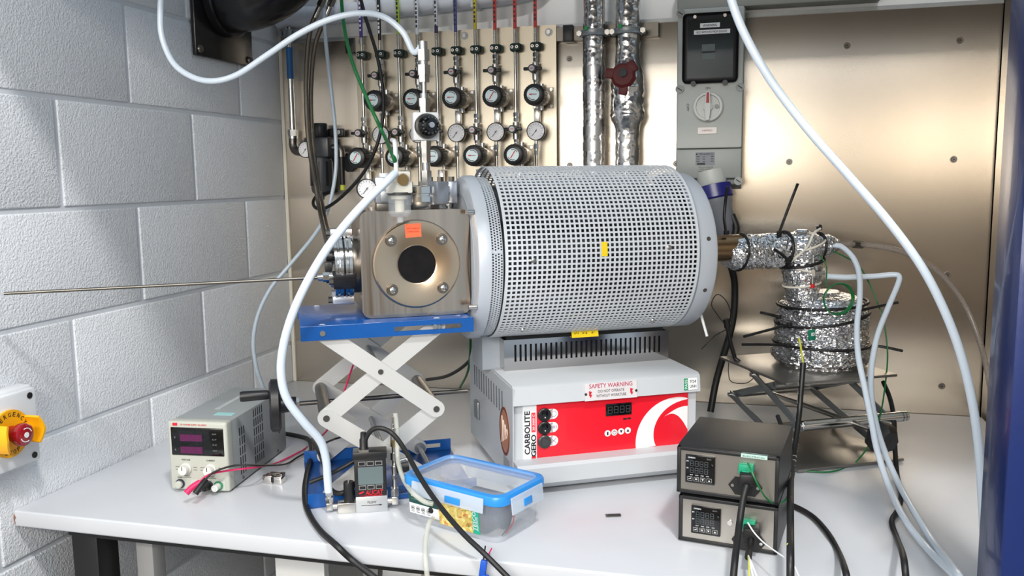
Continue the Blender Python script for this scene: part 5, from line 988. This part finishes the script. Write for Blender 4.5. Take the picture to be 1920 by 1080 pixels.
# power supply leads
PK_ = mat('pink_red_lead', (214, 36, 96), .4)
h = hose('test_lead', 'pinkish red test lead plugged into the power supply', 'cable', [(0.3143,-0.9850,0.8771), (0.3283,-0.9700,0.8890), (0.3427,-0.9550,0.9011), (0.3650,-0.9200,0.8995), (0.4001,-0.8800,0.8953), (0.3679,-0.7479,0.8580), (0.3765,-0.6642,0.8560), (0.3743,-0.5829,0.8560), (0.5312,-0.8097,0.9678), (0.5357,-0.7611,1.0117), (0.5385,-0.7249,1.0551), (0.5374,-0.7025,1.0734)], .0020, PK_, 'power supply test leads', 8)
MB().sweep([(0.3140,-0.9900,0.8736), (0.3206,-0.9800,0.8823), (0.3317,-0.9680,0.8896)], .0062, 10, 5).build('plug', PK_, h, 60)
h = hose('test_lead', 'black test lead plugged into the power supply', 'cable', [(0.3331,-0.9850,0.8765), (0.3406,-0.9650,0.8936), (0.3515,-0.9500,0.9055), (0.3776,-0.9200,0.9104), (0.4124,-0.8800,0.8996), (0.3895,-0.7473,0.8570), (0.3930,-0.6946,0.8570), (0.3990,-0.6304,0.8570), (0.5595,-0.8626,0.9565), (0.5693,-0.8110,0.9527)], .0020, SATB, 'power supply test leads', 8)
MB().sweep([(0.3341,-0.9900,0.8742), (0.3397,-0.9800,0.8860), (0.3425,-0.9660,0.8941)], .0062, 10, 5).build('plug', SATB, h, 60)
hose('power_cable', 'thick black cable from behind the power supply hanging over the bench front', 'cable', [(0.2671,-0.5498,0.8600), (0.3175,-0.5554,0.8570), (0.3594,-0.5810,0.8570), (0.4104,-0.6676,0.8570), (0.4615,-0.7838,0.8570), (0.5096,-0.8853,0.8570), (0.5621,-0.9731,0.8570), (0.6270,-1.0521,0.8570), (0.6870,-1.1070,0.8570), (0.7146,-1.1050,0.8325), (0.7619,-1.1150,0.8092), (0.7966,-1.1200,0.7828)], .0055, SATB, 'black power cables')
hose('power_cable', 'black cable running behind the flow controller over the blue jack base', 'cable', [(0.3873,-0.6197,0.8720), (0.5827,-0.9530,0.9608), (0.5879,-0.9443,0.9271), (0.6004,-0.9544,0.8951), (0.6189,-0.9438,0.8823), (0.6415,-0.9252,0.8984)], .0048, SATB, 'black power cables')
hose('power_cable', 'short thin black cable crossing the jack base left of the flow controller', 'cable', [(0.5662,-0.9681,0.9076), (0.5907,-0.9507,0.9159), (0.6178,-0.9376,0.9292), (0.6424,-0.9235,0.9431)], .0040, SATB, 'black power cables')
hose('signal_cable', 'black cable arching from the flow controller over the food container', 'cable', [(0.6679,-0.9389,0.9707), (0.6703,-0.9376,0.9910), (0.6831,-0.9360,1.0078), (0.7014,-0.9336,1.0113), (0.7231,-0.9304,0.9995), (0.7528,-0.9481,0.9765), (0.7891,-0.9849,0.9514), (0.8247,-1.0200,0.9306), (0.8675,-1.0600,0.9115), (0.9097,-1.0900,0.8906), (0.9518,-1.1100,0.8689), (0.9984,-1.1200,0.8336)], .0046, SATB)
CT = mat('clear_vinyl_tube', (214, 216, 206), .12, 0, .03, 10, alpha=.5)
hose('clear_tube', 'clear tube dropping from the brass fitting into the food container', 'tube', [(0.7150,-0.9005,1.0316), (0.7178,-0.9013,1.0061), (0.7204,-0.9089,0.9566), (0.7318,-0.9255,0.9318), (0.7551,-0.9582,0.9194), (0.7869,-1.0000,0.9172), (0.8124,-1.0150,0.9103), (0.8291,-1.0150,0.9069)], .0045, CT, 'clear vinyl tubes')
hose('clear_tube', 'clear tube hanging from the hole in the food container', 'tube', [(0.8247,-1.0050,0.8762), (0.8261,-1.0250,0.8785), (0.8284,-1.0450,0.8705), (0.8364,-1.0750,0.8602), (0.8472,-1.1050,0.8465), (0.8545,-1.1150,0.8057)], .0045, CT, 'clear vinyl tubes')
bc = thing('wire_connector', 'small blue wire connector hanging over the bench front below the container', 'connector', (0.9478,-1.1100,0.8449), 0)
MB().box((0, 0, 0), (.011, .007, .030), Matrix.Rotation(.15, 3, 'Y'), .002).box((.003, 0, -.016), (.012, .008, .012), Matrix.Rotation(.15, 3, 'Y'), .002).build('housing', mat('connector_blue', (28, 84, 190), .4), bc)
wchild(MB().sweep([(0.9399,-1.0700,0.8647), (0.9439,-1.0900,0.8592), (0.9474,-1.1080,0.8530)], .0012, 6, 5).build('lead', SATB, None, 60), bc); wchild(MB().sweep([(0.9509,-1.0700,0.8622), (0.9493,-1.0900,0.8561), (0.9501,-1.1080,0.8533)], .0012, 6, 5).build('lead', PK_, None, 60), bc)
hose('power_cable', 'dark cable behind the jack below the furnace left end', 'cable', [(0.7384,-0.4000,1.0763), (0.7049,-0.3600,1.0338), (0.6560,-0.3200,0.9889), (0.5982,-0.2800,0.9546), (0.5232,-0.2200,0.9284)], .0045, mat('dark_grey_cable', (58, 56, 52), .5), 'black power cables')
hose('green_tube', 'green wire hanging behind the jack below the furnace end', 'tube', [(0.7136,-0.4200,1.0844), (0.7050,-0.4000,1.0353), (0.6844,-0.3600,0.9853), (0.6239,-0.2400,0.9147)], .0030, GT)
